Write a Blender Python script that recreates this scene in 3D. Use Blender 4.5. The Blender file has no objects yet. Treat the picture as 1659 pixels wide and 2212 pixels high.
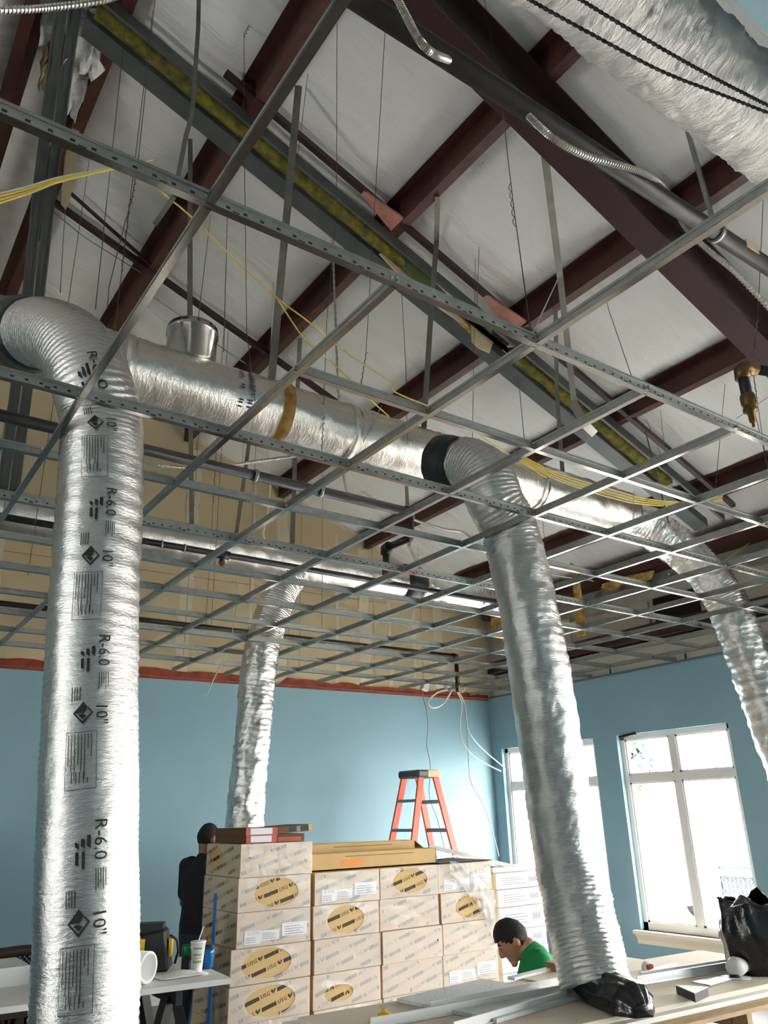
import bpy, bmesh, math, random
from mathutils import Vector, Matrix, noise
random.seed(7)
PI = math.pi
scene = bpy.context.scene
COL = scene.collection

# ------------------------------------------------------------------ camera
RR = ((0.81926045, -0.57289129, -0.02465536),
      (0.18983379, 0.31154142, -0.93107737),
      (0.54108728, 0.75811445, 0.36398769))          # rows: right, down, forward
CAM = Vector((0.0268, -0.9717, 1.679))
FPX, CX, CY = 1681.075, 829.5, 1106.0                 # focal length / centre for a 1659 x 2212 frame
cd = bpy.data.cameras.new('camera'); co = bpy.data.objects.new('camera', cd); COL.objects.link(co)
r_, d_, f_ = [Vector(v) for v in RR]
co.matrix_world = Matrix(((r_.x, -d_.x, -f_.x, CAM.x), (r_.y, -d_.y, -f_.y, CAM.y), (r_.z, -d_.z, -f_.z, CAM.z), (0, 0, 0, 1)))
cd.sensor_fit = 'HORIZONTAL'; cd.sensor_width = 36.0; cd.lens = FPX / 1659 * 36.0
cd.clip_start = 0.05; cd.clip_end = 200
scene.camera = co

# ------------------------------------------------------------------ sky, light, exposure
SKY = 25.0
world = bpy.data.worlds.new('sky'); scene.world = world; world.use_nodes = True
bg = world.node_tree.nodes['Background']; bg.inputs[0].default_value = (1.0, 0.985, 0.955, 1); bg.inputs[1].default_value = SKY
vs = scene.view_settings
vs.view_transform = 'Standard'; vs.look = 'None'; vs.exposure = 0.47; vs.gamma = 1.0; vs.use_curve_mapping = False

WX = 7.75                                              # inner face of the window wall
WINDOWS = [(3.80, 5.25), (5.60, 7.22), (-.1, 2.5), (-3.2, -0.6), (-6.3, -3.7)]   # y ranges on the window wall; last three unseen, widened for daylight
WZ0, WZ1 = 0.46, 2.50
LX = -6.6                                              # far side of the building
LWIN = [(1.45, 2.15)]                      # shop-front openings on the other side
def portal(name, loc, rot, sx, sy):                    # sampling guide for the daylight of one opening
    l = bpy.data.lights.new(name, 'AREA'); l.shape = 'RECTANGLE'; l.size = sx; l.size_y = sy; l.cycles.is_portal = True
    o = bpy.data.objects.new(name, l); COL.objects.link(o); o.location = loc; o.rotation_euler = rot
for a, b in WINDOWS: portal('window_daylight', (WX + .21, (a + b) / 2, (WZ0 + WZ1) / 2), (0, PI / 2, 0), WZ1 - WZ0, b - a)
for a, b in LWIN: portal('shopfront_daylight', (LX - .21, (a + b) / 2, 1.35), (0, -PI / 2, 0), 2.5, b - a)

# ------------------------------------------------------------------ where things are
GZ = 3.20; C = 0.6096                                  # ceiling grid height and 2 ft module
RM, RX0, RZ0 = 0.385, 4.42, 5.65                       # underside of the purlins: z = RZ0 - RM (x - RX0)
RIDGE = 0.56
def zr(x): return RZ0 - RM * (x - RX0) if x > RIDGE else RZ0 - RM * (RIDGE - RX0) - RM * (RIDGE - x)
def wy(x): return 7.42 + 0.048 * (WX - x)              # far wall line
def ray(u, v):
    a, b = (u - CX) / FPX, (v - CY) / FPX
    return Vector([RR[0][i] * a + RR[1][i] * b + RR[2][i] for i in range(3)])
def at(u, v, ax, val):                                 # the point of a sight line on the plane x, y or z = val
    i = 'xyz'.index(ax); d = ray(u, v); return CAM + d * ((val - CAM[i]) / d[i])
def roofat(u, v, off=0.0):                             # ... on the roof plane (underside of purlins + off)
    d = ray(u, v); s = (RZ0 + off + RM * RX0 - RM * CAM.x - CAM.z) / (d.z + RM * d.x); return CAM + d * s
def depth(u, v, s): return CAM + ray(u, v) * s

# ------------------------------------------------------------------ materials
def lin(c):
    return tuple((x / 12.92 if x <= .04045 else ((x + .055) / 1.055) ** 2.4) for x in c)
def rgb(r, g, b): return lin((r / 255, g / 255, b / 255))
MATS = {}
def mat(name, col, rough=.6, metal=0.0, noise_amt=0.0, nscale=4.0, col2=None, bump=0.0, bscale=30.0, stretch=(1, 1, 1), emit=None, alpha=None, spec=None, bdist=.01, coat=0):
    m = bpy.data.materials.new(name); m.use_nodes = True; nt = m.node_tree; b = nt.nodes['Principled BSDF']
    b.inputs['Base Color'].default_value = (*col, 1); b.inputs['Roughness'].default_value = rough; b.inputs['Metallic'].default_value = metal
    if spec is not None: b.inputs['Specular IOR Level'].default_value = spec
    if coat: b.inputs['Coat Weight'].default_value = coat
    tc = nt.nodes.new('ShaderNodeTexCoord'); mp = nt.nodes.new('ShaderNodeMapping'); mp.inputs['Scale'].default_value = stretch
    nt.links.new(tc.outputs['Object'], mp.inputs[0])
    if noise_amt or col2:
        n = nt.nodes.new('ShaderNodeTexNoise'); n.inputs['Scale'].default_value = nscale; n.inputs['Detail'].default_value = 5
        nt.links.new(mp.outputs[0], n.inputs['Vector'])
        c2 = col2 if col2 else tuple(x * (1 - noise_amt) for x in col)
        cr = nt.nodes.new('ShaderNodeValToRGB'); cr.color_ramp.elements[0].position = .35; cr.color_ramp.elements[1].position = .65
        cr.color_ramp.elements[0].color = (*c2, 1); cr.color_ramp.elements[1].color = (*col, 1)
        nt.links.new(n.outputs['Fac'], cr.inputs[0]); nt.links.new(cr.outputs[0], b.inputs['Base Color'])
    if bump:
        n2 = nt.nodes.new('ShaderNodeTexNoise'); n2.inputs['Scale'].default_value = bscale; n2.inputs['Detail'].default_value = 4
        nt.links.new(mp.outputs[0], n2.inputs['Vector'])
        bp = nt.nodes.new('ShaderNodeBump'); bp.inputs['Strength'].default_value = bump; bp.inputs['Distance'].default_value = bdist
        nt.links.new(n2.outputs['Fac'], bp.inputs['Height']); nt.links.new(bp.outputs[0], b.inputs['Normal'])
    if emit: b.inputs['Emission Color'].default_value = (*emit[:3], 1); b.inputs['Emission Strength'].default_value = emit[3]
    if alpha is not None: b.inputs['Alpha'].default_value = alpha
    MATS[name] = m; return m
mat('blue_paint', rgb(128, 164, 176), .55, noise_amt=.05, nscale=1.5, bump=.15, bscale=180)
mat('blue_trim', rgb(88, 118, 140), .5)
mat('drywall', rgb(205, 186, 150), .85, noise_amt=.07, nscale=1.2, bump=.1, bscale=60)
mat('joint', rgb(218, 206, 180), .85, noise_amt=.06, nscale=6)
mat('gray_board', rgb(190, 186, 172), .85, noise_amt=.12, nscale=3)
mat('red_strip', rgb(150, 62, 36), .8, noise_amt=.4, nscale=9)
mat('concrete', rgb(120, 116, 112), .6, noise_amt=.15, nscale=2, bump=.15)
mat('vinyl', rgb(240, 238, 234), .42, noise_amt=.03, nscale=1.3, bump=.7, bscale=3, stretch=(.6, 3.0, 1), bdist=.06)
mat('purlin', rgb(80, 42, 32), .5, noise_amt=.35, nscale=6, bump=.1)
mat('rafter', rgb(56, 30, 30), .45, noise_amt=.15, nscale=3)
mat('rust', rgb(150, 82, 60), .8, noise_amt=.4, nscale=8)
mat('grey_steel', rgb(96, 99, 98), .45, metal=.4, noise_amt=.2, nscale=5)
mat('galv', rgb(170, 172, 168), .38, metal=.85, noise_amt=.15, nscale=25)
mat('galv_bright', rgb(205, 203, 196), .18, metal=1, noise_amt=.12, nscale=8)
mat('tee_paint', rgb(150, 146, 138), .17, metal=1.0, noise_amt=.06, nscale=20)
mat('tee_white', rgb(232, 234, 236), .25, metal=.2); mat('tee_slot', rgb(40, 40, 38), .7)
mat('strap', rgb(128, 126, 116), .5, metal=.25, noise_amt=.25, nscale=9)
mat('wire', rgb(90, 86, 78), .45, metal=.6)
mat('wire_bright', rgb(215, 212, 205), .3, metal=.8)
mat('black_pipe', rgb(34, 34, 36), .42, noise_amt=.3, nscale=7)
mat('brown_pipe', rgb(44, 40, 37), .45, noise_amt=.4, nscale=7)
mat('brass', rgb(120, 92, 55), .4, metal=.7, noise_amt=.4, nscale=18)
mat('pink_scrap', rgb(186, 128, 110), .8, noise_amt=.3, nscale=10)
mat('yellow_wool', rgb(128, 114, 32), .95, col2=rgb(74, 72, 34), nscale=14, bump=.6, bscale=60)
mat('tan_wool', rgb(214, 182, 100), .95, col2=rgb(150, 110, 50), nscale=10, bump=.6, bscale=60)
mat('green_board', rgb(96, 112, 62), .85, noise_amt=.2, nscale=6)
mat('yellow_cable', rgb(222, 196, 92), .5); mat('white_cable', rgb(224, 218, 204), .5); mat('grey_cable', rgb(150, 150, 146), .5)
mat('armor', rgb(210, 205, 196), .3, metal=.9)
mat('rope', rgb(38, 32, 32), .9)
mat('black_tape', rgb(40, 44, 48), .4, noise_amt=.3, nscale=8, bump=.5, bscale=14)
mat('band', rgb(178, 132, 44), .6, col2=rgb(104, 74, 26), nscale=12, stretch=(1, 1, 1))
mat('print', rgb(44, 40, 40), .6); mat('purple_print', rgb(70, 60, 120), .6)
mat('cardboard', rgb(206, 174, 120), .8, noise_amt=.08, nscale=5); mat('cardboard_dark', rgb(150, 112, 66), .8, noise_amt=.1, nscale=6)
mat('box_print', rgb(62, 54, 46), .8); mat('orange_print', rgb(222, 150, 84), .8)
mat('brown_box', rgb(104, 74, 44), .75, noise_amt=.12, nscale=7); mat('red_tape', rgb(188, 84, 60), .6, noise_amt=.2, nscale=12)
mat('label', rgb(226, 228, 232), .55); mat('label_print', rgb(120, 122, 128), .7)
mat('white_box', rgb(226, 226, 228), .7, noise_amt=.04, nscale=4)
mat('white_frame', rgb(226, 224, 218), .45); mat('cream_sill', rgb(224, 214, 190), .5)
mat('dark_gap', rgb(30, 24, 22), .9)
mat('orange_rail', rgb(236, 84, 44), .4, noise_amt=.12, nscale=6); mat('ladder_cap', rgb(86, 88, 88), .5); mat('alu', rgb(150, 150, 150), .4, metal=.8)
mat('wood', rgb(190, 160, 118), .7, noise_amt=.2, nscale=6, stretch=(1, 8, 8)); mat('pallet', rgb(150, 120, 84), .8, noise_amt=.25, nscale=6)
mat('board_paper', rgb(226, 214, 194), .8, noise_amt=.06, nscale=3); mat('board_white', rgb(234, 234, 230), .75, noise_amt=.05, nscale=5)
mat('tile_white', rgb(224, 228, 228), .85, bump=.8, bscale=90)
mat('black_plastic', rgb(26, 26, 28), .22, bump=.4, bscale=9, bdist=.03)
mat('dark_leg', rgb(28, 28, 30), .5); mat('wicker', rgb(48, 36, 30), .6)
mat('skin', rgb(190, 138, 112), .5, noise_amt=.06, nscale=9); mat('skin_dark', rgb(140, 92, 72), .5)
mat('hair', rgb(24, 19, 17), .6, bump=.8, bscale=60, stretch=(1, 1, 4)); mat('green_shirt', rgb(12, 140, 76), .85, bump=.3, bscale=12, bdist=.02)
mat('black_shirt', rgb(20, 21, 26), .85, bump=.2, bscale=12); mat('jeans', rgb(40, 58, 74), .85, noise_amt=.2, nscale=14); mat('shoe', rgb(30, 30, 32), .6)
mat('white', rgb(236, 236, 234), .6); mat('cup_green', rgb(90, 140, 60), .6); mat('cup_yellow', rgb(226, 200, 60), .6)
mat('can_green', rgb(20, 130, 80), .25, metal=.5); mat('can_dark', rgb(30, 34, 34), .4); mat('tumbler_blue', rgb(22, 104, 160), .25, metal=.4)
mat('yellow_tool', rgb(232, 184, 30), .5); mat('black_tool', rgb(30, 30, 30), .6); mat('blue_pole', rgb(22, 84, 150), .5)
mat('truck_white', rgb(235, 236, 238), .3); mat('truck_dark', rgb(60, 64, 74), .5); mat('chrome', rgb(200, 204, 210), .2, metal=1); mat('tyre', rgb(40, 42, 46), .8)
mat('asphalt', rgb(214, 212, 208), .9, noise_amt=.08, nscale=1); mat('leaf', rgb(150, 175, 178), .8, noise_amt=.3, nscale=3); mat('bark', rgb(90, 72, 56), .9)  # leaf colour paled: distance haze and glare put into it
mat('blue_print', rgb(70, 100, 190), .6); mat('clear_sheet', rgb(215, 226, 228), .15, bump=.4, bscale=20)

def foil(name, stretch, bscale, strength, rough=.2, tint=(.86, .84, .81), dist=.012, metal=1.0):
    m = bpy.data.materials.new(name); m.use_nodes = True; nt = m.node_tree; b = nt.nodes['Principled BSDF']
    b.inputs['Metallic'].default_value = metal; b.inputs['Base Color'].default_value = (*tint, 1); b.inputs['Roughness'].default_value = rough
    tc = nt.nodes.new('ShaderNodeTexCoord'); mp = nt.nodes.new('ShaderNodeMapping'); mp.inputs['Scale'].default_value = stretch
    nt.links.new(tc.outputs['Object'], mp.inputs[0])
    n = nt.nodes.new('ShaderNodeTexNoise'); n.inputs['Scale'].default_value = bscale; n.inputs['Detail'].default_value = 6; n.inputs['Roughness'].default_value = .65
    nt.links.new(mp.outputs[0], n.inputs['Vector'])
    bp = nt.nodes.new('ShaderNodeBump'); bp.inputs['Strength'].default_value = strength; bp.inputs['Distance'].default_value = dist
    nt.links.new(n.outputs['Fac'], bp.inputs['Height']); nt.links.new(bp.outputs[0], b.inputs['Normal'])
    MATS[name] = m
foil('foil_flex', (1, 1, 3.0), 38, .7, rough=.14, tint=(.78, .77, .75), dist=.0055)
foil('foil_crumple', (1, 1, 1.7), 24, .8, rough=.14, dist=.009)
foil('foil_wrap', (3.2, 1, 1), 20, .7, rough=.18, tint=(.88, .84, .78), dist=.008)
foil('foil_wrap_rough', (2.6, .8, .8), 8, 1.0, rough=.45, tint=(.9, .87, .83), dist=.07, metal=.35)

def film_mat(name, a):                                  # milky shrink film
    m = bpy.data.materials.new(name); m.use_nodes = True; nt = m.node_tree
    out = nt.nodes['Material Output']; b = nt.nodes['Principled BSDF']; b.inputs['Base Color'].default_value = (.95, .94, .93, 1); b.inputs['Roughness'].default_value = .2
    t = nt.nodes.new('ShaderNodeBsdfTransparent'); mx = nt.nodes.new('ShaderNodeMixShader'); mx.inputs[0].default_value = a
    n = nt.nodes.new('ShaderNodeTexNoise'); n.inputs['Scale'].default_value = 9; tc = nt.nodes.new('ShaderNodeTexCoord'); nt.links.new(tc.outputs['Object'], n.inputs['Vector'])
    bp = nt.nodes.new('ShaderNodeBump'); bp.inputs['Strength'].default_value = .5; bp.inputs['Distance'].default_value = .02
    nt.links.new(n.outputs['Fac'], bp.inputs['Height']); nt.links.new(bp.outputs[0], b.inputs['Normal'])
    nt.links.new(t.outputs[0], mx.inputs[1]); nt.links.new(b.outputs[0], mx.inputs[2]); nt.links.new(mx.outputs[0], out.inputs[0]); MATS[name] = m
film_mat('shrink_film', .26); film_mat('loose_film', .3)
def glass_mat():
    m = bpy.data.materials.new('window_glass'); m.use_nodes = True; nt = m.node_tree; out = nt.nodes['Material Output']
    t = nt.nodes.new('ShaderNodeBsdfTransparent'); g = nt.nodes.new('ShaderNodeBsdfGlossy'); g.inputs['Roughness'].default_value = .02
    mx = nt.nodes.new('ShaderNodeMixShader'); mx.inputs[0].default_value = .06
    nt.links.new(t.outputs[0], mx.inputs[1]); nt.links.new(g.outputs[0], mx.inputs[2]); nt.links.new(mx.outputs[0], out.inputs[0]); MATS['window_glass'] = m
glass_mat()

# ------------------------------------------------------------------ object helpers
def tag(o, label, cat, group=None, kind=None):
    if label: o['label'] = label
    if cat: o['category'] = cat
    if group: o['group'] = group
    if kind: o['kind'] = kind
    return o
def empty(name, loc, label=None, cat=None, group=None, rz=0.0):
    o = bpy.data.objects.new(name, None); COL.objects.link(o); o.location = loc; o.rotation_euler = (0, 0, rz); o.empty_display_size = .05
    return tag(o, label, cat, group)
def link(name, me, parent=None):
    o = bpy.data.objects.new(name, me); COL.objects.link(o)
    if parent:
        o.parent = parent
    return o
class G:                                                # collects shapes, built as ONE mesh
    def __init__(s): s.v = []; s.f = []
    def add(s, vs, fs):
        n = len(s.v); s.v += [tuple(v) for v in vs]; s.f += [tuple(i + n for i in f) for f in fs]; return s
    def box(s, lo, hi, M=None):
        x0, y0, z0 = lo; x1, y1, z1 = hi
        vs = [Vector(p) for p in ((x0, y0, z0), (x1, y0, z0), (x1, y1, z0), (x0, y1, z0), (x0, y0, z1), (x1, y0, z1), (x1, y1, z1), (x0, y1, z1))]
        if M: vs = [M @ v for v in vs]
        return s.add(vs, [(0, 3, 2, 1), (4, 5, 6, 7), (0, 1, 5, 4), (1, 2, 6, 5), (2, 3, 7, 6), (3, 0, 4, 7)])
    def bar(s, a, b, w, h, up=(0, 0, 1)):               # straight bar of section w x h from a to b
        a, b = Vector(a), Vector(b); d = (b - a).normalized(); u = Vector(up)
        sd = d.cross(u)
        if sd.length < 1e-4: sd = d.cross(Vector((1, 0, 0)))
        sd.normalize(); u = sd.cross(d).normalized()
        vs = []
        for p in (a, b):
            for i, j in ((-1, -1), (1, -1), (1, 1), (-1, 1)): vs.append(p + sd * (w / 2 * i) + u * (h / 2 * j))
        return s.add(vs, [(0, 3, 2, 1), (4, 5, 6, 7), (0, 1, 5, 4), (1, 2, 6, 5), (2, 3, 7, 6), (3, 0, 4, 7)])
    def prism(s, poly, z0, z1, M=None):
        n = len(poly); vs = [Vector((p[0], p[1], z0)) for p in poly] + [Vector((p[0], p[1], z1)) for p in poly]
        if M: vs = [M @ v for v in vs]
        return s.add(vs, [tuple(range(n - 1, -1, -1)), tuple(range(n, 2 * n))] + [(i, (i + 1) % n, n + (i + 1) % n, n + i) for i in range(n)])
    def tube(s, pts, r, seg=10, cap=True, fr=None, closed=False):
        pts = [Vector(p) for p in pts]; n = len(pts)
        T = [(pts[min(i + 1, n - 1)] - pts[max(i - 1, 0)]).normalized() for i in range(n)]
        u = T[0].cross(Vector((0, 0, 1)))
        if u.length < 1e-3: u = T[0].cross(Vector((0, 1, 0)))
        u.normalize(); vs = []; fs = []
        for i in range(n):
            if i:
                q = T[i - 1].rotation_difference(T[i]); u = q @ u
            u = (u - T[i] * u.dot(T[i])).normalized(); w = T[i].cross(u)
            for k in range(seg):
                a = 2 * PI * k / seg; rr = r[i] if isinstance(r, (list, tuple)) else r
                if fr: rr = fr(rr, i, a)
                vs.append(pts[i] + (u * math.cos(a) + w * math.sin(a)) * rr)
        for i in range(n - 1):
            for k in range(seg):
                k2 = (k + 1) % seg; fs.append((i * seg + k, i * seg + k2, (i + 1) * seg + k2, (i + 1) * seg + k))
        if cap: fs.append(tuple(range(seg - 1, -1, -1))); fs.append(tuple((n - 1) * seg + k for k in range(seg)))
        return s.add(vs, fs)
    def lathe(s, prof, seg=20, c=(0, 0, 0)):
        vs = []; fs = []
        for r, z in prof:
            for k in range(seg):
                a = 2 * PI * k / seg; vs.append((c[0] + r * math.cos(a), c[1] + r * math.sin(a), c[2] + z))
        for i in range(len(prof) - 1):
            for k in range(seg):
                k2 = (k + 1) % seg; fs.append((i * seg + k, i * seg + k2, (i + 1) * seg + k2, (i + 1) * seg + k))
        if prof[0][0] > 1e-5: fs.append(tuple(range(seg - 1, -1, -1)))
        if prof[-1][0] > 1e-5: fs.append(tuple((len(prof) - 1) * seg + k for k in range(seg)))
        return s.add(vs, fs)
    def build(s, name, m, parent=None, smooth=False, origin=None):
        me = bpy.data.meshes.new(name)
        o = Vector((0, 0, 0))
        if origin is not None: o = Vector(origin)
        elif parent is None and s.v:                     # origin at the base centre
            xs, ys, zs = zip(*s.v); o = Vector(((min(xs) + max(xs)) / 2, (min(ys) + max(ys)) / 2, min(zs)))
        me.from_pydata([(x - o.x, y - o.y, z - o.z) for x, y, z in s.v], [], s.f); me.materials.append(MATS[m])
        if smooth: me.polygons.foreach_set('use_smooth', [True] * len(me.polygons))
        me.update()
        ob = link(name, me, parent)
        if parent is None: ob.location = o
        return ob
def spline(pts, n):                                      # Catmull-Rom through pts, n samples
    pts = [Vector(p) for p in pts]; P = [2 * pts[0] - pts[1]] + pts + [2 * pts[-1] - pts[-2]]; out = []; m = len(pts) - 1
    for k in range(n):
        t = k / (n - 1) * m; i = min(int(t), m - 1); t -= i; a, b, c, d = P[i:i + 4]
        out.append(.5 * ((2 * b) + (c - a) * t + (2 * a - 5 * b + 4 * c - d) * t * t + (3 * b - a - 3 * c + d) * t ** 3))
    return out
def under(parent, o):                                    # keep world coordinates of a part built in world space
    o.parent = parent; o.matrix_parent_inverse = parent.matrix_basis.inverted(); return o
def part(g, name, m, parent, smooth=False):              # part given in world coordinates
    o = g.build(name, m, None, smooth, origin=(0, 0, 0)); return under(parent, o)

_text_cache = {}
def text_mesh(body):                                     # flat glyph outline: (verts, faces), height of capitals about 1, centred
    if body in _text_cache: return _text_cache[body]
    cu = bpy.data.curves.new('t', 'FONT'); cu.body = body; cu.size = 1.0; cu.align_x = 'CENTER'; cu.align_y = 'CENTER'; cu.resolution_u = 2
    ob = bpy.data.objects.new('t', cu); COL.objects.link(ob)
    dg = bpy.context.evaluated_depsgraph_get(); me = ob.evaluated_get(dg).to_mesh()
    r = ([(v.co.x * 1.4, v.co.y * 1.4) for v in me.vertices], [tuple(p.vertices) for p in me.polygons])
    ob.evaluated_get(dg).to_mesh_clear(); bpy.data.objects.remove(ob); bpy.data.curves.remove(cu)
    _text_cache[body] = r; return r

# ================================================================== THE SETTING
def struct(g, name, m, smooth=False):
    o = g.build(name, m, None, smooth); o['kind'] = 'structure'; return o
fl = struct(G().box((LX - .2, -7.2, -.15), (WX + .2, 8.3, 0)), 'floor', 'concrete'); fl['label'] = 'pale dusty concrete floor'

# far wall: painted below the grid, bare drywall above, turned a little
ang = math.atan2(-.048, 1)
fw = G()
def fwp(x, z, o=0.0): return (x, wy(x) + o, z)
def fquad(g, x0, x1, z0, z1, t0=0.0, t1=.15):
    vs = [fwp(x0, z0, t0), fwp(x1, z0, t0), fwp(x1, z0, t1), fwp(x0, z0, t1), fwp(x0, z1, t0), fwp(x1, z1, t0), fwp(x1, z1, t1), fwp(x0, z1, t1)]
    return g.add(vs, [(0, 3, 2, 1), (4, 5, 6, 7), (0, 1, 5, 4), (1, 2, 6, 5), (2, 3, 7, 6), (3, 0, 4, 7)])
fquad(fw, LX, WX + .2, 0, GZ - .005)
wfar = struct(fw, 'wall_far', 'blue_paint'); wfar['label'] = 'pale blue painted far wall'
up = G(); up.add([fwp(LX, GZ, .03), fwp(WX + .2, GZ, .03), fwp(WX + .2, zr(WX) + .2, .03), fwp(RIDGE, zr(RIDGE) + .3, .03), fwp(LX, zr(LX) + .2, .03),
                  fwp(LX, GZ, .15), fwp(WX + .2, GZ, .15), fwp(WX + .2, zr(WX) + .2, .15), fwp(RIDGE, zr(RIDGE) + .3, .15), fwp(LX, zr(LX) + .2, .15)],
                 [(4, 3, 2, 1, 0), (5, 6, 7, 8, 9), (0, 1, 6, 5), (1, 2, 7, 6), (2, 3, 8, 7), (3, 4, 9, 8), (4, 0, 5, 9)])
wup = struct(up, 'wall_far_upper', 'joint'); wup['label'] = 'tan drywall gable above the far wall'
xs = [-1.6 + i * 1.22 for i in range(8)]
for i, x0 in enumerate(xs):                              # bare drywall sheets
    x1 = min(x0 + 1.21, WX)
    for z0, z1 in ((GZ, GZ + 1.2), (GZ + 1.21, 9)):
        if z1 > 8: 
            za, zb = zr(max(x0, RIDGE if x0 < RIDGE < x1 else x0)) + .1, zr(x1) + .1
            if x0 < RIDGE: za = zr(x0) + .1
            if min(za, zb) < z0 + .05: continue
        else: za = zb = z1; za = min(za, zr(x0) + .1); zb = min(zb, zr(x1) + .1)
        g = G(); g.add([fwp(x0, z0, .015), fwp(x1, z0, .015), fwp(x1, zb, .015), fwp(x0, za, .015), fwp(x0, z0, .03), fwp(x1, z0, .03), fwp(x1, zb, .03), fwp(x0, za, .03)],
                       [(3, 2, 1, 0), (4, 5, 6, 7), (0, 1, 5, 4), (1, 2, 6, 5), (2, 3, 7, 6), (3, 0, 4, 7)])
        part(g, 'drywall_sheet', 'drywall', wup)
g = G(); rnd = random.Random(3)
for i, x0 in enumerate(xs):                              # compound over the vertical joints and some studs
    for xx, w in ((x0, .16), (x0 + .4, .05), (x0 + .81, .05)):
        ztop = zr(xx) - .02; n = max(3, int((ztop - GZ) / .12)); L = []; R_ = []
        if w < .1 and rnd.random() < .4: continue
        for k in range(n + 1):
            z = GZ + .02 + (ztop - GZ - .02) * k / n; j = rnd.uniform(-.015, .015)
            L.append(fwp(xx - w / 2 + j, z, .011)); R_.append(fwp(xx + w / 2 + j + rnd.uniform(-.015, .015), z, .011))
        g.add(L + R_, [(k, n + 1 + k, n + 2 + k, k + 1) for k in range(n)])
o = part(g, 'joint_compound', 'joint', wup); o['kind'] = 'stuff'
g = G()                                                  # torn red border along the top of the painted wall
N = 60; top = []; bot = []
for k in range(N + 1):
    x = 0.2 + (WX - .2) * k / N; h = .10 + .05 * noise.noise((x * 2.3, 1, 0)) + .03 * noise.noise((x * 7, 4, 0))
    if 4.35 < x < 4.5: h = .015
    if x > 5: h *= .8
    top.append(fwp(x, GZ - .02 + h, -.006)); bot.append(fwp(x, GZ - .03, -.006))
g.add(bot + top, [(k, k + 1, N + 2 + k, N + 1 + k) for k in range(N)])
vs_ = list(g.v); n0 = len(vs_)
o = struct(g, 'trim_1', 'red_strip'); o['label'] = 'torn rust red border strip along the top of the blue wall'
md = o.modifiers.new('thick', 'SOLIDIFY'); md.thickness = .006
g = G(); fquad(g, -.5, WX, 0, .1, -.015, 0); o = struct(g, 'baseboard_far', 'white_frame'); o['label'] = 'white baseboard along the far wall'

# window wall
g = G(); ys = sorted(WINDOWS); ytop = 8.2; T0, T1 = WX, WX + .2
segs = []; y = -7.2
for a, b in ys: segs.append((y, a)); y = b
segs.append((y, ytop))
for a, b in segs: g.box((T0, a, 0), (T1, b, GZ - .01))
for a, b in ys: g.box((T0, a, 0), (T1, b, WZ0)); g.box((T0, a, WZ1), (T1, b, GZ - .01))
wr = struct(g, 'wall_right', 'blue_paint'); wr['label'] = 'slate blue painted wall with the windows'
g = G().box((T0 + .1, -7.2, GZ), (T1, ytop, zr(WX) + .25))
wru = struct(g, 'wall_right_upper', 'gray_board'); wru['label'] = 'unfinished band of framing above the window wall'
def onwr(g, y0, y1, z0, z1, x0, x1): g.box((x0, y0, z0), (x1, y1, z1)); return g
part(onwr(G(), -7, 7.3, GZ, 3.5, T0 + .02, T0 + .1), 'drywall_strip', 'gray_board', wru)
part(onwr(G(), -7, 7.3, 3.52, 3.68, T0 - .08, T0 + .1), 'girt', 'rafter', wru)
part(onwr(G(), -7, 7.3, 4.30, 4.5, T0 - .12, T0 + .1), 'eave_strut', 'purlin', wru)
part(onwr(G(), -7, 7.3, 4.12, 4.16, T0 - .02, T0 + .1), 'girt', 'purlin', wru)
yy = 7.2
for k in range(9):                                       # patches of drywall between the girts
    w = [.9, .5, 1.22, .7, 1.1, .8, 1.22, .9, 1.22][k]; a = yy - w
    if k not in (3,):
        part(onwr(G(), a + .01, yy, 3.7, 4.1 - .06 * (k % 3), T0 + .05, T0 + .099), 'drywall_patch', 'drywall' if k % 2 else 'gray_board', wru)
    else: part(onwr(G(), a + .05, yy - .05, 3.72, 4.0, T0 + .08, T0 + .099), 'opening_shade_panel', 'dark_gap', wru)  # dark panel stands for the shade in an open bay
    yy = a
# the other walls of the hall (behind the camera)
g = G().box((LX - .2, LWIN[0][1], 0), (LX, 8.2, 5.0)).box((LX - .2, -7.2, 0), (LX, LWIN[0][0], 5))
for a, b in LWIN: g.box((LX - .2, a, 2.6), (LX, b, 5)).box((LX - .2, a, 0), (LX, b, .1))
o = struct(g, 'wall_left', 'blue_paint'); o['label'] = 'blue painted wall behind the viewer to the left'
g = G().box((LX, -7.2, 0), (WX, -7, 7.5))
o = struct(g, 'wall_back', 'blue_paint'); o['label'] = 'blue painted wall behind the viewer'

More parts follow.
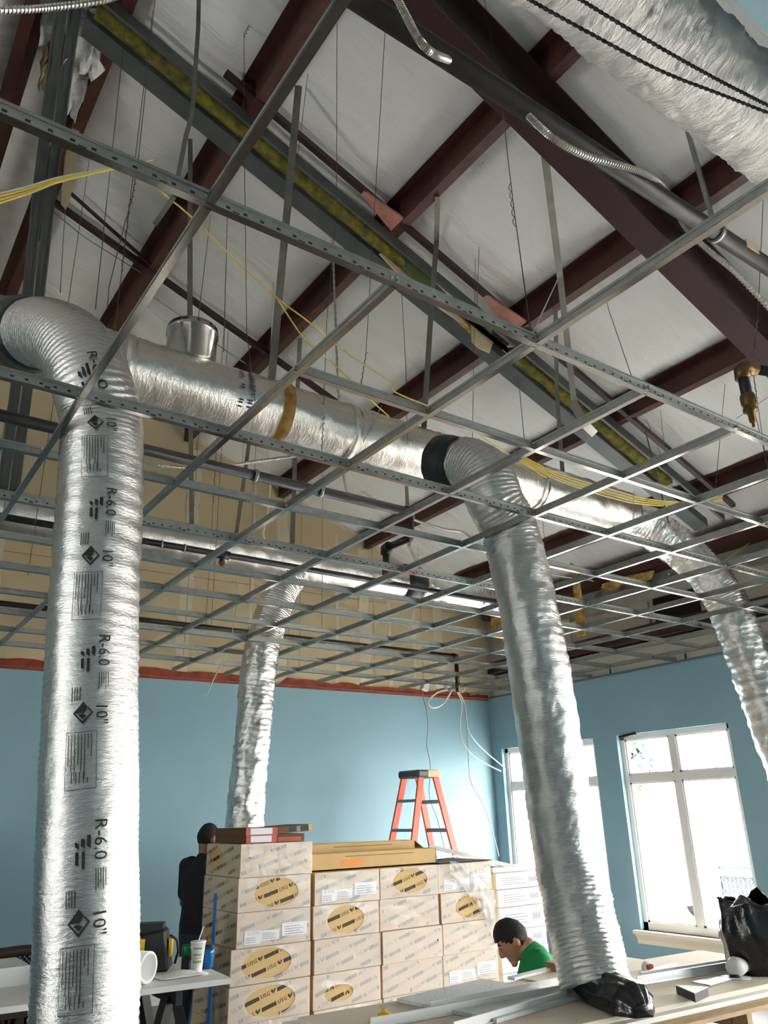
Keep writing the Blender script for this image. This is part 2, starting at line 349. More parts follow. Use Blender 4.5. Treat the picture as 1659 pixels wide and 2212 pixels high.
# windows
def window(n, y0, y1, detailed=True):
    w = empty('window_%d' % n, (WX + .1, (y0 + y1) / 2, WZ0)); w['kind'] = 'structure'
    w['label'] = {1: 'four pane white framed window beside the black bag', 2: 'white framed window in the corner behind the leaning foil duct'}.get(n, 'white framed window, widened for daylight, on the unseen near part of the blue wall')
    x0, x1 = WX + .06, WX + .13; ym = (y0 + y1) / 2 + .02; zm = 2.01; fw_ = .055
    g = G()
    for a, b, c, d in ((y0, y0 + fw_, WZ0, WZ1), (y1 - fw_, y1, WZ0, WZ1), (y0, y1, WZ0, WZ0 + fw_ + .02), (y0, y1, WZ1 - fw_, WZ1)): g.box((x0, a, c), (x1, b, d))
    part(g, 'window_frame', 'white_frame', w)
    part(G().box((x0 + .005, ym - .04, WZ0), (x1 - .005, ym + .04, WZ1)), 'mullion', 'white_frame', w)
    part(G().box((x0 + .003, y0, zm - .04), (x1 - .003, y1, zm + .04)), 'transom', 'white_frame', w)
    g = G()
    for a, b in ((y0 + fw_, ym - .04), (ym + .04, y1 - fw_)):
        for c, d in ((WZ0 + .075, zm - .04), (zm + .04, WZ1 - fw_)):
            part(G().box((x0 + .03, a, c), (x0 + .036, b, d)), 'pane', 'window_glass', w)
            s = G()
            for e, f2 in ((a, a + .022), (b - .022, b)): s.box((x0 + .012, e, c), (x0 + .028, f2, d))
            s.box((x0 + .012, a, c), (x0 + .028, b, c + .02)); s.box((x0 + .012, a, d - .02), (x0 + .028, b, d))
            part(s, 'sash', 'white', w)
    part(G().box((WX - .07, y0 - .06, WZ0 - .035), (WX + .07, y1 + .06, WZ0)), 'window_sill', 'cream_sill', w)
    part(G().prism([(WX - .05, WZ0 - .035), (WX, WZ0 - .035), (WX, WZ0 - .13), (WX - .015, WZ0 - .13), (WX - .02, WZ0 - .09)], -(y1 + .05), -(y0 - .05), Matrix(((1, 0, 0, 0), (0, 0, -1, 0), (0, 1, 0, 0), (0, 0, 0, 1)))), 'apron', 'cream_sill', w)
for i, (a, b) in enumerate(WINDOWS): window(i + 1, a, b)
g = G().bar((WX - .005, 5.2, 2.475), (WX - .005, 4.97, 2.5), .03, .03); o = g.build('window_latch', 'black_tool'); tag(o, 'small dark bar left on the top of the four pane window frame', 'bar')

# roof: purlins carry white faced insulation
ceil = empty('ceiling', (RIDGE, 0, zr(RIDGE))); ceil['kind'] = 'structure'; ceil['label'] = 'white vinyl faced insulation under the sloping metal roof'
PX = [7.05, 5.735, 4.42, 3.105, 1.79, .80, .32, -.67, -1.985, -3.3, -4.615, -5.93]
Y0, Y1 = -7.1, 7.9
deck = G(); deck.add([(WX + .3, Y0, zr(WX) + .30), (WX + .3, 8.3, zr(WX) + .30), (RIDGE, 8.3, zr(RIDGE) + .42), (RIDGE, Y0, zr(RIDGE) + .42), (LX - .3, 8.3, zr(LX) + .3), (LX - .3, Y0, zr(LX) + .3)], [(0, 1, 2, 3), (3, 2, 4, 5)])
part(deck, 'roof_deck', 'dark_gap', ceil)
edges = [WX + .1] + PX[:6] + [PX[6]] + PX[7:] + [LX]
for i in range(len(edges) - 1):
    xa, xb = edges[i], edges[i + 1]
    nx, ny = (14, 150) if xb > -1 else (6, 30)
    vs_ = []; fs_ = []
    for a in range(nx + 1):
        t = a / nx; x = xa + (xb - xa) * t; base = (zr(xa) * (1 - t) + zr(xb) * t) + .205; edge = 4 * t * (1 - t)
        if abs(xa - xb) < .6: base = zr(x) + .24
        for b in range(ny + 1):
            yv = Y0 + (8.0 - Y0) * b / ny
            q = .05 * edge ** .5 - .012
            wv = noise.noise((x * .9, yv * 2.2, i * 3.1)) * .034 + abs(noise.noise((x * 2.0 + yv * 1.2, yv * 5.5, i))) * .034 + noise.noise((x * 3 - yv * 3, yv * 9, 2)) * .007
            near = 1 - edge                                # creases fan out of the purlins
            wv += near * .014 * noise.noise((0.3 * x, yv * 14, i + 5))
            vs_.append((x, yv, base - q - wv * (.35 + .65 * edge)))
    for a in range(nx):
        for b in range(ny): fs_.append((a * (ny + 1) + b, a * (ny + 1) + b + 1, (a + 1) * (ny + 1) + b + 1, (a + 1) * (ny + 1) + b))
    part(G().add(vs_, fs_), 'insulation_sheet', 'vinyl', ceil, True)
def zpurlin(x, m='purlin'):                              # Z section, extruded along y
    zb = zr(x); s = -1 if x > RIDGE else 1; t = .006; fw2 = .085; h = .2
    prof = [(-fw2 * s, zb + .018), (-fw2 * s, zb), (0, zb), (0, zb + h), (fw2 * s, zb + h), (fw2 * s, zb + h + t), (t * -s, zb + h + t), (-t * s, zb + t), (-fw2 * s + t * s, zb + t), (-fw2 * s + t * s, zb + .018)]
    g = G(); n = len(prof); vs_ = [(x + a, Y0, z) for a, z in prof] + [(x + a, wy(x) + .01, z) for a, z in prof]
    return g.add(vs_, [(i, (i + 1) % n, n + (i + 1) % n, n + i) for i in range(n)] + [tuple(range(n)), tuple(range(2 * n - 1, n - 1, -1))])
plab = ['lowest brown roof purlin next to the window wall', 'brown purlin above the right end of the foil duct run', 'brown purlin between the sprinkler drop and the middle of the roof', 'rust edged brown purlin crossing the middle of the roof',
        'dark purlin just above the near left ceiling tee', 'ridge purlin on the window side with the torn insulation', 'ridge purlin on the far side of the torn insulation', 'first purlin on the far slope at the left edge']
for i, x in enumerate(PX[:8]):
    o = zpurlin(x).build('purlin', 'purlin'); tag(o, plab[i], 'purlin', 'roof purlins')
# rafters
def rafter(yc, lab, x0=RIDGE, x1=WX - .05):
    e = empty('rafter', (x0, yc, zr(x0) - .5), lab, 'rafter', 'steel rafters')
    def sl(g, y0, y1, o0, o1, xa=x0, xb=x1):
        vs_ = [(xa, y0, zr(xa) + o0), (xb, y0, zr(xb) + o0), (xb, y1, zr(xb) + o0), (xa, y1, zr(xa) + o0), (xa, y0, zr(xa) + o1), (xb, y0, zr(xb) + o1), (xb, y1, zr(xb) + o1), (xa, y1, zr(xa) + o1)]
        return g.add(vs_, [(0, 3, 2, 1), (4, 5, 6, 7), (0, 1, 5, 4), (1, 2, 6, 5), (2, 3, 7, 6), (3, 0, 4, 7)])
    part(sl(G(), yc - .1, yc + .1, -.46, -.445), 'bottom_flange', 'rafter', e)
    part(sl(G(), yc - .006, yc + .006, -.445, -.015), 'web', 'rafter', e)
    part(sl(G(), yc - .1, yc + .1, -.015, 0), 'top_flange', 'rafter', e)
    g = G()
    for xx in (1.79, 3.105, 4.42, 5.735):
        for s in (-.05, .05): g.box((xx + .02, yc + s - .012, zr(xx) - .012), (xx + .05, yc + s + .012, zr(xx) + .02))
    part(g, 'bolt_heads', 'rafter', e)['kind'] = 'stuff'
rafter(1.47, 'deep dark brown steel rafter crossing the upper right of the photo')
rafter(-4.6, 'brown steel rafter behind the viewer')

# ================================================================== SUSPENDED GRID
grid = empty('ceiling_grid', (0, 0, GZ), 'bare suspended ceiling grid of metal tees hung on wires', 'ceiling grid')
def tee_mesh(name, L, main=False):                       # along +x from 0 to L, bottom face at z = 0
    h = .040 if main else .034; m = bpy.data.meshes.new(name)
    g = G(); g.box((0, -.012, 0), (L, .012, .0025)); nb = len(g.f)
    g.box((0, -.0012, .0025), (L, .0012, h)); g.box((0, -.0035, h), (L, .0035, h + .011))
    m.from_pydata(g.v, [], g.f); m.materials.append(MATS['tee_paint']); m.materials.append(MATS['galv'])
    for i, p in enumerate(m.polygons): p.material_index = 0 if i < nb else 1
    return m
XA, XB = -2.4, WX - .02
mm = tee_mesh('main_tee', XB - XA, True); m4 = tee_mesh('tee_four_foot', 2 * C - .01); m2 = tee_mesh('tee_two_foot', C - .026)
slot = G()
for k in range(int((XB - XA) / .0508)):
    x = k * .0508 + .01; slot.box((x, -.0016, .018), (x + .012, .0016, .026))
    if k % 4 == 0: slot.box((x + .02, -.0016, .01), (x + .04, .0016, .017))
slotm = bpy.data.meshes.new('slots'); slotm.from_pydata(slot.v, [], slot.f); slotm.materials.append(MATS['tee_slot'])
def addtee(name, me, loc, rz=0.0):
    o = link(name, me, grid); o.location = (loc[0], loc[1], loc[2] - GZ); o.rotation_euler = (0, 0, rz); return o
for j in (-1, 1, 3, 5, 7, 9, 11):
    t = addtee('main_tee', mm, (XA, j * C, GZ))
    if j < 7: link('slots', slotm, t)['kind'] = 'stuff'
for i in range(0, 13):
    for j in (-1, 1, 3, 5, 7, 9):
        if j == -1 and i not in (1, 3): continue
        addtee('cross_tee', m4, (i * C, j * C + .005, GZ), PI / 2)
    addtee('cross_tee', m2, (i * C, 11 * C + .013, GZ), PI / 2)
for j in (2, 4, 6, 8, 10, 12):
    for i in range(0, 12):
        if j == 2 and i < 2: continue
        if j == 12: continue
        addtee('short_tee', m2, (i * C + .013, j * C, GZ))
clip = G().box((-.016, -.004, .012), (.016, .004, .03)).box((-.004, -.016, .014), (.004, .016, .028)); cm = bpy.data.meshes.new('clip'); cm.from_pydata(clip.v, [], clip.f); cm.materials.append(MATS['galv_bright'])
for i in range(0, 13):
    for j in range(1, 12):
        if j == 2 and i < 2: continue
        o = link('tee_clip', cm, grid); o.location = (i * C, j * C, 0)
g = G(); fquad(g, -2.4, WX, GZ - .002, GZ, -.022, 0); fquad(g, -2.4, WX, GZ - .002, GZ + .022, -.002, 0); o = struct(g, 'trim_2', 'galv'); o['label'] = 'wall angle of the grid along the far wall'
g = G().box((WX - .022, -7, GZ - .002), (WX, 7.4, GZ)).box((WX - .002, -7, GZ), (WX, 7.4, GZ + .022)); o = struct(g, 'trim_3', 'blue_trim'); o['label'] = 'wall angle of the grid along the window wall'
for y in (4.15, 5.2, 6.6): o = part(G().box((WX - .012, y, GZ + .02), (WX - .004, y + .015, GZ + .08)), 'wall_clip', 'dark_gap', grid)

# ================================================================== DUCTS
def duct_tube(pts, r, n, seg, ridge, crumple, seed, pitch=.024, longf=1.0):
    P = spline(pts, n); L = [0.0]
    for a, b in zip(P, P[1:]): L.append(L[-1] + (b - a).length)
    def fr(rr, i, a):
        s = L[i]; ca, sa = math.cos(a), math.sin(a)
        w = ridge * math.sin(2 * PI * s / pitch + 2.0 * noise.noise((ca * 1.5, sa * 1.5, s * 3 + seed)))
        w += crumple * noise.noise((ca * 2.2, sa * 2.2, s * 9 * longf + seed)) + crumple * .8 * abs(noise.noise((ca * 3.5, sa * 3.5, s * 24 * longf + seed * 2))) + crumple * .5 * noise.noise((ca * 9, sa * 9, s * 40 * longf + seed))
        w += crumple * .9 * noise.noise((ca * .9, sa * .9, s * 2 + seed))
        return rr + w
    return G().tube(P, r, seg, True, fr), P
D1 = [tuple(depth(58, 722, 3.98)), tuple(depth(104, 722, 3.78)), tuple(depth(158, 752, 3.58)), tuple(depth(201, 838, 3.44)), (.80, 2.205, 3.2), (.84, 2.15, 2.32), (.873, 2.066, 1.65), (.917, 2.041, 1.086), (.93, 2.03, .35)]
D2 = [tuple(depth(972, 1005, 5.12)), tuple(depth(1010, 1005, 4.98)), tuple(depth(1045, 1025, 4.84)), tuple(depth(1068, 1085, 4.74)), (3.24, 2.2, 3.2), (3.255, 2.116, 2.54), (3.337, 2.125, 1.6), (3.315, 2.03, 1.15), (3.27, 1.945, .90)]
D3 = [(3.75, 5.9, 4.05), tuple(at(603, 1285, 'y', 5.86)), tuple(at(588, 1330, 'y', 5.84)), tuple(at(566, 1400, 'y', 5.82)), tuple(at(548, 1560, 'y', 5.82)), tuple(at(529, 1770, 'y', 5.82)), tuple(at(520, 1900, 'y', 5.82))]
D4 = [(5.45, 3.13, 4.15), (5.8, 3.08, 4.10), (6.15, 2.95, 3.85), (6.36, 2.80, 3.5), (6.42, 2.74, 3.2), (6.50, 2.66, 2.5), (6.56, 2.55, 1.7), (6.58, 2.5, 1.1)]
def duct_thing(name, pts, r, n, seg, ridge, crumple, seed, m, label, part_name='foil_jacket', cat='duct', group=None, **kw):
    g, P = duct_tube(pts, r, n, seg, ridge, crumple, seed, **kw)
    e = empty(name, P[-1], label, cat, group)
    part(g, part_name, m, e, True); return e, P
fd1, P1 = duct_thing('flex_duct', D1, .172, 420, 72, .0022, .0028, 1.0, 'foil_flex', 'wide printed silver flexible duct hanging at the left front', group='flexible duct drops')
fd2, P2 = duct_thing('flex_duct', D2, .170, 420, 64, .0022, .008, 5.0, 'foil_flex', 'long leaning silver flexible duct ending on the work table', group='flexible duct drops')
fd3, P3 = duct_thing('flex_duct', D3, .165, 300, 48, .003, .014, 9.0, 'foil_crumple', 'silver flexible duct hanging near the far wall behind the boxes', group='flexible duct drops')
fd4, P4 = duct_thing('flex_duct', D4, .175, 300, 48, .003, .016, 13.0, 'foil_crumple', 'crumpled silver flexible duct at the right edge', group='flexible duct drops')
for e, P in ((fd1, P1), (fd2, P2)):                      # black sealing wrap where the duct leaves the trunk
    d = (P[12] - P[0]).normalized()
    K = .36 if e is fd1 else .05
    g = G().tube([P[0] - d * K, P[0] + d * .02, P[0] + d * .08, P[0] + d * .14], [.205, .195, .184, .178], 40, True, lambda rr, i, a: rr + .008 * noise.noise((math.cos(a) * 3, math.sin(a) * 3, i)))
    part(g, 'black_wrap', 'black_tape', e, True)
# inner black liner of the duct that ends on the table
pe = P2[-1]
pl = at(1362, 2172, 'z', .88)
g = G().tube(spline([pe + Vector((-.02, .03, .06)), pe + (pl - pe) * .35, pe + (pl - pe) * .75, pl, pl + (pl - pe) * .35 + Vector((0, 0, -.01))], 24), [.10 for k in range(24)], 40, True, lambda rr, i, a: rr * (1 + .05 * math.sin(a * 11 + i * .3)) * (1 - max(0, i - 19) * .14))
g.v = [(x, y, max(z, .852)) for x, y, z in g.v]
part(g, 'inner_liner', 'black_plastic', fd2, True)
# trunk ducts
AY, AZ, AR = 3.13, 4.17, .205
BY, BZ = 5.9, 4.16
ta, PA = duct_thing('trunk_duct', [(-3.0, AY, AZ), (-1, AY, AZ), (1, AY, AZ), (3, AY, AZ), (5.62, AY, AZ)], AR, 360, 48, 0, .007, 21.0, 'foil_wrap', 'near foil wrapped trunk duct with a round metal collar on top', 'foil_wrap', 'duct', 'foil trunk ducts')
tb, PB = duct_thing('trunk_duct', [(-3.0, BY, BZ), (-1, BY, BZ), (1, BY, BZ), (3, BY, BZ), (5.3, BY, BZ)], AR, 320, 40, 0, .008, 25.0, 'foil_wrap', 'far foil wrapped trunk duct in front of the tan drywall', 'foil_wrap', 'duct', 'foil trunk ducts')
tcx, PC = duct_thing('trunk_duct', [(-1.0, .11, 4.40), (1, .11, 4.40), (3, .11, 4.40), (6, .11, 4.40)], .185, 420, 60, 0, .018, 29.0, 'foil_wrap_rough', 'pale foil wrapped duct overhead in the upper right corner', 'foil_wrap', 'duct', 'foil trunk ducts')
g, _ = duct_tube([(5.25, BY, BZ), (5.7, BY, BZ - .02), (6.3, BY - .02, BZ - .05), (7.0, BY, BZ - .1)], .15, 120, 36, .003, .012, 31.0); part(g, 'flex_extension', 'foil_crumple', tb, True)
g = G().tube([(5.12, BY, BZ), (5.2, BY, BZ), (5.34, BY, BZ), (5.42, BY, BZ)], [.212, .222, .22, .17], 36, True, lambda rr, i, a: rr + .012 * noise.noise((math.cos(a) * 2, math.sin(a) * 2, i))); part(g, 'black_wrap', 'black_tape', tb, True)
cx_ = at(415, 735, 'y', AY).x                            # capped round collar on top of the near trunk
e = empty('collar', (cx_, AY, AZ + AR - .03)); e.parent = ta; e.matrix_parent_inverse = ta.matrix_basis.inverted()
g = G().lathe([(.155, 0), (.155, .20), (.163, .202), (.163, .225), (.158, .228), (.158, .25), (.02, .255)], 40, (cx_, AY, AZ + AR - .03)); COLLAR = g
bpy.data.objects.remove(e); part(COLLAR, 'round_collar', 'galv_bright', ta, True)
bx_ = at(596, 885, 'y', AY).x
g = G().tube([(bx_ - .035, AY, AZ), (bx_ + .035, AY, AZ)], AR + .014, 48); part(g, 'tan_band', 'band', ta, True)
for xx in (1.05, 2.6, 4.4): part(G().tube([(xx, AY, AZ), (xx + .06, AY, AZ)], AR + .008, 48), 'tape_seam', 'foil_wrap', ta, True)

# printing on curved ducts ------------------------------------------------------
def frame_on(P, s):                                      # point and axis at arc length s
    acc = 0.0
    for a, b in zip(P, P[1:]):
        l = (b - a).length
        if acc + l >= s: return a + (b - a) * ((s - acc) / l), (b - a).normalized()
        acc += l
    return P[-1], (P[-1] - P[-2]).normalized()
def stamp(g, P, r, s0, a0, shapes, flip=False):          # shapes: (verts2d, faces): x runs along the duct, y runs around it
    for vs2, fs in shapes:
        out = []
        for x, y in vs2:
            p, t = frame_on(P, s0 + x); side = t.cross(CAM - p).normalized(); toward = side.cross(t).normalized()
            a = a0 + y / r; out.append(p + (toward * math.cos(a) - side * math.sin(a) * (-1 if flip else 1)) * r)
        g.add(out, fs)
def txt(body, h, dx=0, dy=0): v, f = text_mesh(body); return ([(x * h + dx, y * h + dy) for x, y in v], f)
def rect(x0, x1, y0, y1, n=1): return ([(x0, y0), (x1, y0), (x1, y1), (x0, y1)], [(0, 1, 2, 3)])
def acr(P, z):
    acc = 0.0
    for a, b in zip(P, P[1:]):
        acc += (b - a).length
        if b.z < z: return acc
    return acc
g = G(); RS = .181
for z in (3.46, 2.88, 2.26, 1.62):
    s = acr(P1, z)
    stamp(g, P1, RS, s, .22, [txt('R-6.0', .042)]); stamp(g, P1, RS, s + .24, .20, [txt('10"', .042)])
    for k in range(5): stamp(g, P1, RS, s + .105, .26, [rect(-.02, .045 - .01 * (k % 3), -.022 + k * .008, -.0195 + k * .008)])
    lg = []                                              # slanted bars mark and two words
    for k in range(3): lg.append(([(-.035 + .0 * k + k * .008, .034 - k * .019), (-.005, .034 - k * .019), (.004, .046 - k * .019), (-.035 + k * .012, .046 - k * .019)], [(0, 1, 2, 3)]))
    for k in range(2): lg.append(rect(.012, .062 - .012 * k, .018 - k * .02, .028 - k * .02))
    stamp(g, P1, RS, s + .02, -.2, lg)
    bxs = [rect(.0, .19, -.052, -.0505), rect(.0, .19, .0505, .052), rect(0, .0015, -.052, .052), rect(.19, .1915, -.052, .052)]
    for k in range(8): bxs.append(rect(.01, .11 + .05 * ((k * 7) % 3) / 2 - (.05 if k > 5 else 0), -.044 + k * .011, -.0415 + k * .011))
    for k in range(5): bxs.append(rect(.135 + (.02 if k > 3 else 0), .172, -.03 + k * .013, -.0275 + k * .013))
    stamp(g, P1, RS, s + .30, -.16, bxs)
    dm = [([(-.04, 0), (0, .036), (.04, 0), (0, -.036)], [(0, 1, 2, 3)]) , rect(-.05, .05, -.055, -.053)]
    dm2 = [([(-.04, 0), (0, .036), (.04, 0), (.03, 0), (0, .026), (-.03, 0)], [(0, 1, 2, 5), (2, 3, 4, 5)][:1]) ]
    stamp(g, P1, RS, s + .235, -.14, [([(-.04, 0), (0, -.034), (0, .002), (-.02, .015)], [(0, 1, 2, 3)]), ([(0, .034), (.04, 0), (.033, -.003), (0, .027)], [(0, 1, 2, 3)]), ([(-.02, .017), (0, .034), (0, .028), (-.015, .015)], [(0, 1, 2, 3)]), ([(0, -.034), (.04, 0), (.034, .002), (0, -.027)], [(0, 1, 2, 3)]), ([(.006, -.018), (.022, -.002), (.012, .012), (.004, .0)], [(0, 1, 2, 3)])])
    for k in range(4): stamp(g, P1, RS, s + .14, -.2, [rect(0, .05, -.03 + k * .009, -.027 + k * .009)])
part(g, 'printing', 'print', fd1)['kind'] = 'stuff'
# blue ink across the near trunk
sx = at(500, 870, 'y', AY).x - PA[0].x
def stampA(g, s0, a0, shapes, r=AR + .012):
    for vs2, fs in shapes:
        out = []
        for x, y in vs2:
            p = Vector((PA[0].x + s0 + y, AY, AZ)); a = a0 + x / r        # words run around the duct
            out.append(p + Vector((0, -math.sin(a), math.cos(a))) * r)
        g.add(out, fs)
g = G()
for a in (1.35, 1.75): stampA(g, sx + .05, a, [txt('R6.0', .03)])
for a in (.9, .98, 1.1, 1.18, 1.5, 1.58, 1.95, 2.03, 2.15): stampA(g, sx + .04, a, [rect(-.006, .006, -.012, .016)]); stampA(g, sx - .02, a + .04, [rect(-.005, .005, -.012, .012)])
for a in (1.0, 1.2, 1.4): stampA(g, sx + .05, a, [rect(-.025, .025, -.02, -.012)])
part(g, 'ink_print', 'purple_print', ta)['kind'] = 'stuff'

# ================================================================== STRAPS, STUDS, WIRES
def top_on(u, v): return roofat(u, v, .17)
def strap(pts, w, lab, m='strap', grp='duct hanger straps', end=True):
    g = G()
    for a, b in zip(pts, pts[1:]): g.bar(a, b, w, .003, up=(CAM - Vector(a)).normalized())
    o = g.build('hanger_strap', m); tag(o, lab, 'strap', grp); return o
def onA(u, v): p = at(u, v, 'y', AY); return Vector((p.x, AY, AZ + AR))
def onB(u, v): p = at(u, v, 'y', BY); return Vector((p.x, BY, BZ + AR))
strap([roofat(645, 185, .1), onA(586, 815)], .052, 'wide grey strap holding the near trunk duct by the tan band')
strap([roofat(945, 425, .0), at(943, 520, 'y', 2.98), at(930, 690, 'y', 3.02), onA(915, 935)], .042, 'bent grey strap down to the near trunk duct left of its black wrap')
strap([roofat(1200, 672, .0), at(1203, 850, 'y', 3.0), onA(1216, 1030)], .036, 'grey strap holding the right part of the near trunk duct')
strap([roofat(1174, 312, -.44), at(1210, 600, 'y', 2.3), at(1240, 868, 'y', 3.05)], .05, 'long flat grey strap slanting from the rafter to a bright bracket')
strap([at(1234, 862, 'y', 3.05), at(1262, 915, 'y', 3.08), at(1285, 938, 'y', 3.1)], .075, 'bright galvanised bracket on the insulated track', 'galv_bright', 'brackets')
strap([roofat(432, -120, 0), at(428, 60, 'y', 2.4), at(415, 250, 'y', 2.4), at(402, 292, 'y', 2.38), at(376, 425, 'y', 2.36), at(334, 485, 'y', 2.3)], .026, 'loose grey strap with a bent end dangling at the upper left')
strap([roofat(411, 300, 0), Vector((cx_ - .02, AY, AZ + AR + .22))], .035, 'grey strap down to the round collar')
strap([at(412, 900, 'y', 5.85), onB(415, 1118)], .045, 'grey strap on the far trunk duct below the round collar')
strap([top_on(648, 730), at(640, 900, 'y', 5.7), onB(632, 1166)], .045, 'grey strap on the far trunk duct in the middle')
strap([at(545, 905, 'y', 5.85), onB(511, 1143)], .04, 'slanting grey strap on the far trunk duct beside the loose cable')
strap([top_on(878, 1050), at(880, 1090, 'y', 5.0), at(884, 1180, 'y', 5.5), at(905, 1225, 'y', 5.75)], .04, 'short grey strap ending at the black wrap of the far trunk duct')
# pair of studs at the far left, from the roof to the far trunk
def studs(name, pts, w, lab):
    e = empty(name, pts[-1], lab, 'steel stud', 'steel studs')
    for k, off in enumerate((-.5, .5)):
        g = G()
        for a, b in zip(pts, pts[1:]):
            d = (CAM - Vector(a)).normalized(); sd = (Vector(b) - Vector(a)).normalized().cross(d).normalized()
            g.bar(Vector(a) + sd * w * off * 1.06, Vector(b) + sd * w * off * 1.06, w, .04, up=d)
            for q in (-.42, .42): g.bar(Vector(a) + sd * w * (off * 1.06 + q) + d * .02, Vector(b) + sd * w * (off * 1.06 + q) + d * .02, .012, .03, up=d)
        part(g, 'stud', 'grey_steel', e)
studs('steel_stud', [roofat(160, -80, .1), at(95, 420, 'y', 4.6), at(72, 640, 'y', 5.2), onB(22, 1036)], .085, 'pair of grey steel studs hanging from the ridge at the left edge')

def wirething(pts, lab, r=.0022, m='wire', twist=None, grp='ceiling hanger wires', name='hanger_wire', cat='wire'):
    pts = [Vector(p) for p in pts]; e = G().tube(pts, r, 6)
    if twist:
        a, b = Vector(twist[0]), Vector(twist[1]); n = 36; d = (b - a); u = d.cross(Vector((0, 1, 0))).normalized(); w = d.cross(u).normalized()
        e.tube([a + d * (k / n) + (u * math.cos(k * .9) + w * math.sin(k * .9)) * .006 for k in range(n + 1)], r * .8, 5)
    o = e.build(name, m); tag(o, lab, cat, grp); return o
def gp(i, j, dz=.045): return Vector((i * C, j * C, GZ + dz))
def wr(u0, v0, u1, v1, y1, lab, tw=None, **k):           # wire from the roof at one pixel to a point at depth y1
    a = roofat(u0, v0, .17); b = at(u1, v1, 'y', y1); t = None
    if tw: t = (a + (b - a) * tw[0], a + (b - a) * tw[1])
    return wirething([a, b], lab, twist=t, **k)
HW = 'thin steel hanger wire running from roof to ceiling grid'
wr(278, -10, 206, 668, 2.5, 'thin wire over the elbow of the wide printed duct')
wirething([roofat(336, -10, .17), at(297, 360, 'y', 2.6), at(284, 435, 'y', 2.55), at(270, 480, 'y', 2.5), at(235, 622, 'y', 2.45), at(232, 665, 'y', 2.42)], 'twisted wire with a kink above the elbow of the wide printed duct', twist=(at(297, 370, 'y', 2.6), at(284, 440, 'y', 2.55)))
wirething([roofat(546, -10, .17), at(546, 40, 'y', 2.7), at(527, 72, 'y', 2.65), at(528, 350, 'y', 2.6), at(533, 720, 'y', 2.6), at(551, 868, 'y', 2.75)], 'wire with a bright hooked twist near the top edge', twist=(at(546, 44, 'y', 2.7), at(528, 80, 'y', 2.65)))
wirething([roofat(665, 160, .17), at(615, 560, 'y', 2.9)], 'dark wire beside the wide grey strap')
wirething([roofat(728, 50, .17), at(727, 450, 'y', 2.9), at(706, 690, 'y', 2.9), at(695, 985, 'y', 2.95)], 'long wire in front of the near trunk duct ending in a black hook', twist=(at(700, 900, 'y', 2.93), at(695, 970, 'y', 2.95)))
wirething([roofat(834, 30, .17), at(800, 600, 'y', 2.95), at(790, 770, 'y', 3.0), at(780, 830, 'y', 3.0)], 'long wire with a wavy twisted tail over the middle of the near trunk duct', twist=(at(792, 760, 'y', 3.0), at(780, 830, 'y', 3.0)))
wirething([roofat(491, 470, .17), at(483, 760, 'y', 3.0)], 'straight dark wire beside the round collar', r=.003)
wirething([roofat(455, 465, .17), at(428, 690, 'y', 3.0)], 'faint wire just left of the round collar')
wirething([roofat(142, 430, .17), at(130, 632, 'y', 2.6)], 'short wire above the elbow beside the steel studs')
wirething([roofat(1043, -20, .17), at(1083, 210, 'y', 1.5), at(1098, 350, 'y', 1.2), at(1110, 450, 'y', 1.0), at(1147, 722, 'y', C)], 'wire with a long dark twist in front of the roof middle', twist=(at(1100, 395, 'y', 1.15), at(1112, 490, 'y', .95)))
wirething([roofat(1043, 350, .17), at(1037, 480, 'y', 2.9), at(1030, 665, 'y', 2.6)], 'wire hung from the middle purlin beside the bent strap')
wirething([roofat(1303, 620, .17), at(1315, 670, 'y', 1.9), at(1365, 815, 'y', 1.4)], 'wire hung from the purlin under the rafter')
wirething([at(1212, 588, 'y', 1.2), at(1150, 722, 'y', C)], 'bright diagonal stay wire at the near ceiling crossing', m='wire_bright', r=.003)
wirething([roofat(866, 600, .17), at(876, 780, 'y', 3.0), at(880, 950, 'y', 2.9)], 'wire crossing the purlin left of the bent strap')
wirething([roofat(1027, 560, .17), at(1020, 960, 'y', 2.7)], 'wire ending on the elbow of the leaning duct')
wirething([roofat(1108, 745, .17), at(1122, 840, 'y', 2.2), at(1134, 966, 'y', 2 * C)], 'wire dropping to the second tee row at the leaning duct')
wirething([roofat(1566, 830, .17), at(1545, 1060, 'y', 1.3)], 'wire behind the sprinkler drop')
wirething([roofat(1390, 915, .17), at(1445, 1130, 'y', 2.4)], 'thick black rod below the fifth purlin', r=.005)
wirething([roofat(1396, 905, .17), at(1448, 1035, 'y', 2.2)], 'thin slanting wire beside the thick black rod', twist=(at(1440, 1005, 'y', 2.2), at(1450, 1050, 'y', 2.2)))
wirething([roofat(1426, 885, .17), at(1438, 985, 'y', 2.2), at(1452, 1045, 'y', 2.1)], 'wire with a frayed twist under the foil tag on the purlin')
wirething([roofat(1603, 780, .17), at(1640, 930, 'y', 1.2), at(1659, 1010, 'y', 1.2)], 'slanting wire right of the sprinkler drop')
wirething([roofat(1622, 770, .17), at(1655, 1000, 'y', 1.2)], 'twisted wire hanging from a clip at the far right purlin', twist=(roofat(1624, 790, -.05), at(1636, 860, 'y', 1.4)))
wirething([at(1650, 400, 'y', .7), at(1643, 560, 'y', .7), at(1636, 700, 'y', .7), at(1628, 760, 'y', .75)], 'wire with a white connector near the right edge', twist=(at(1637, 690, 'y', .7), at(1626, 770, 'y', .75)))
wirething([at(1659, 858, 'y', .9), at(1590, 905, 'y', .8)], 'bright diagonal stay wire at the sprinkler drop', m='wire_bright')
wirething([at(825, 875, 'y', 2.7), at(785, 955, 'y', 2 * C + .9)], 'bright diagonal stay wire on the near trunk duct', m='wire_bright')
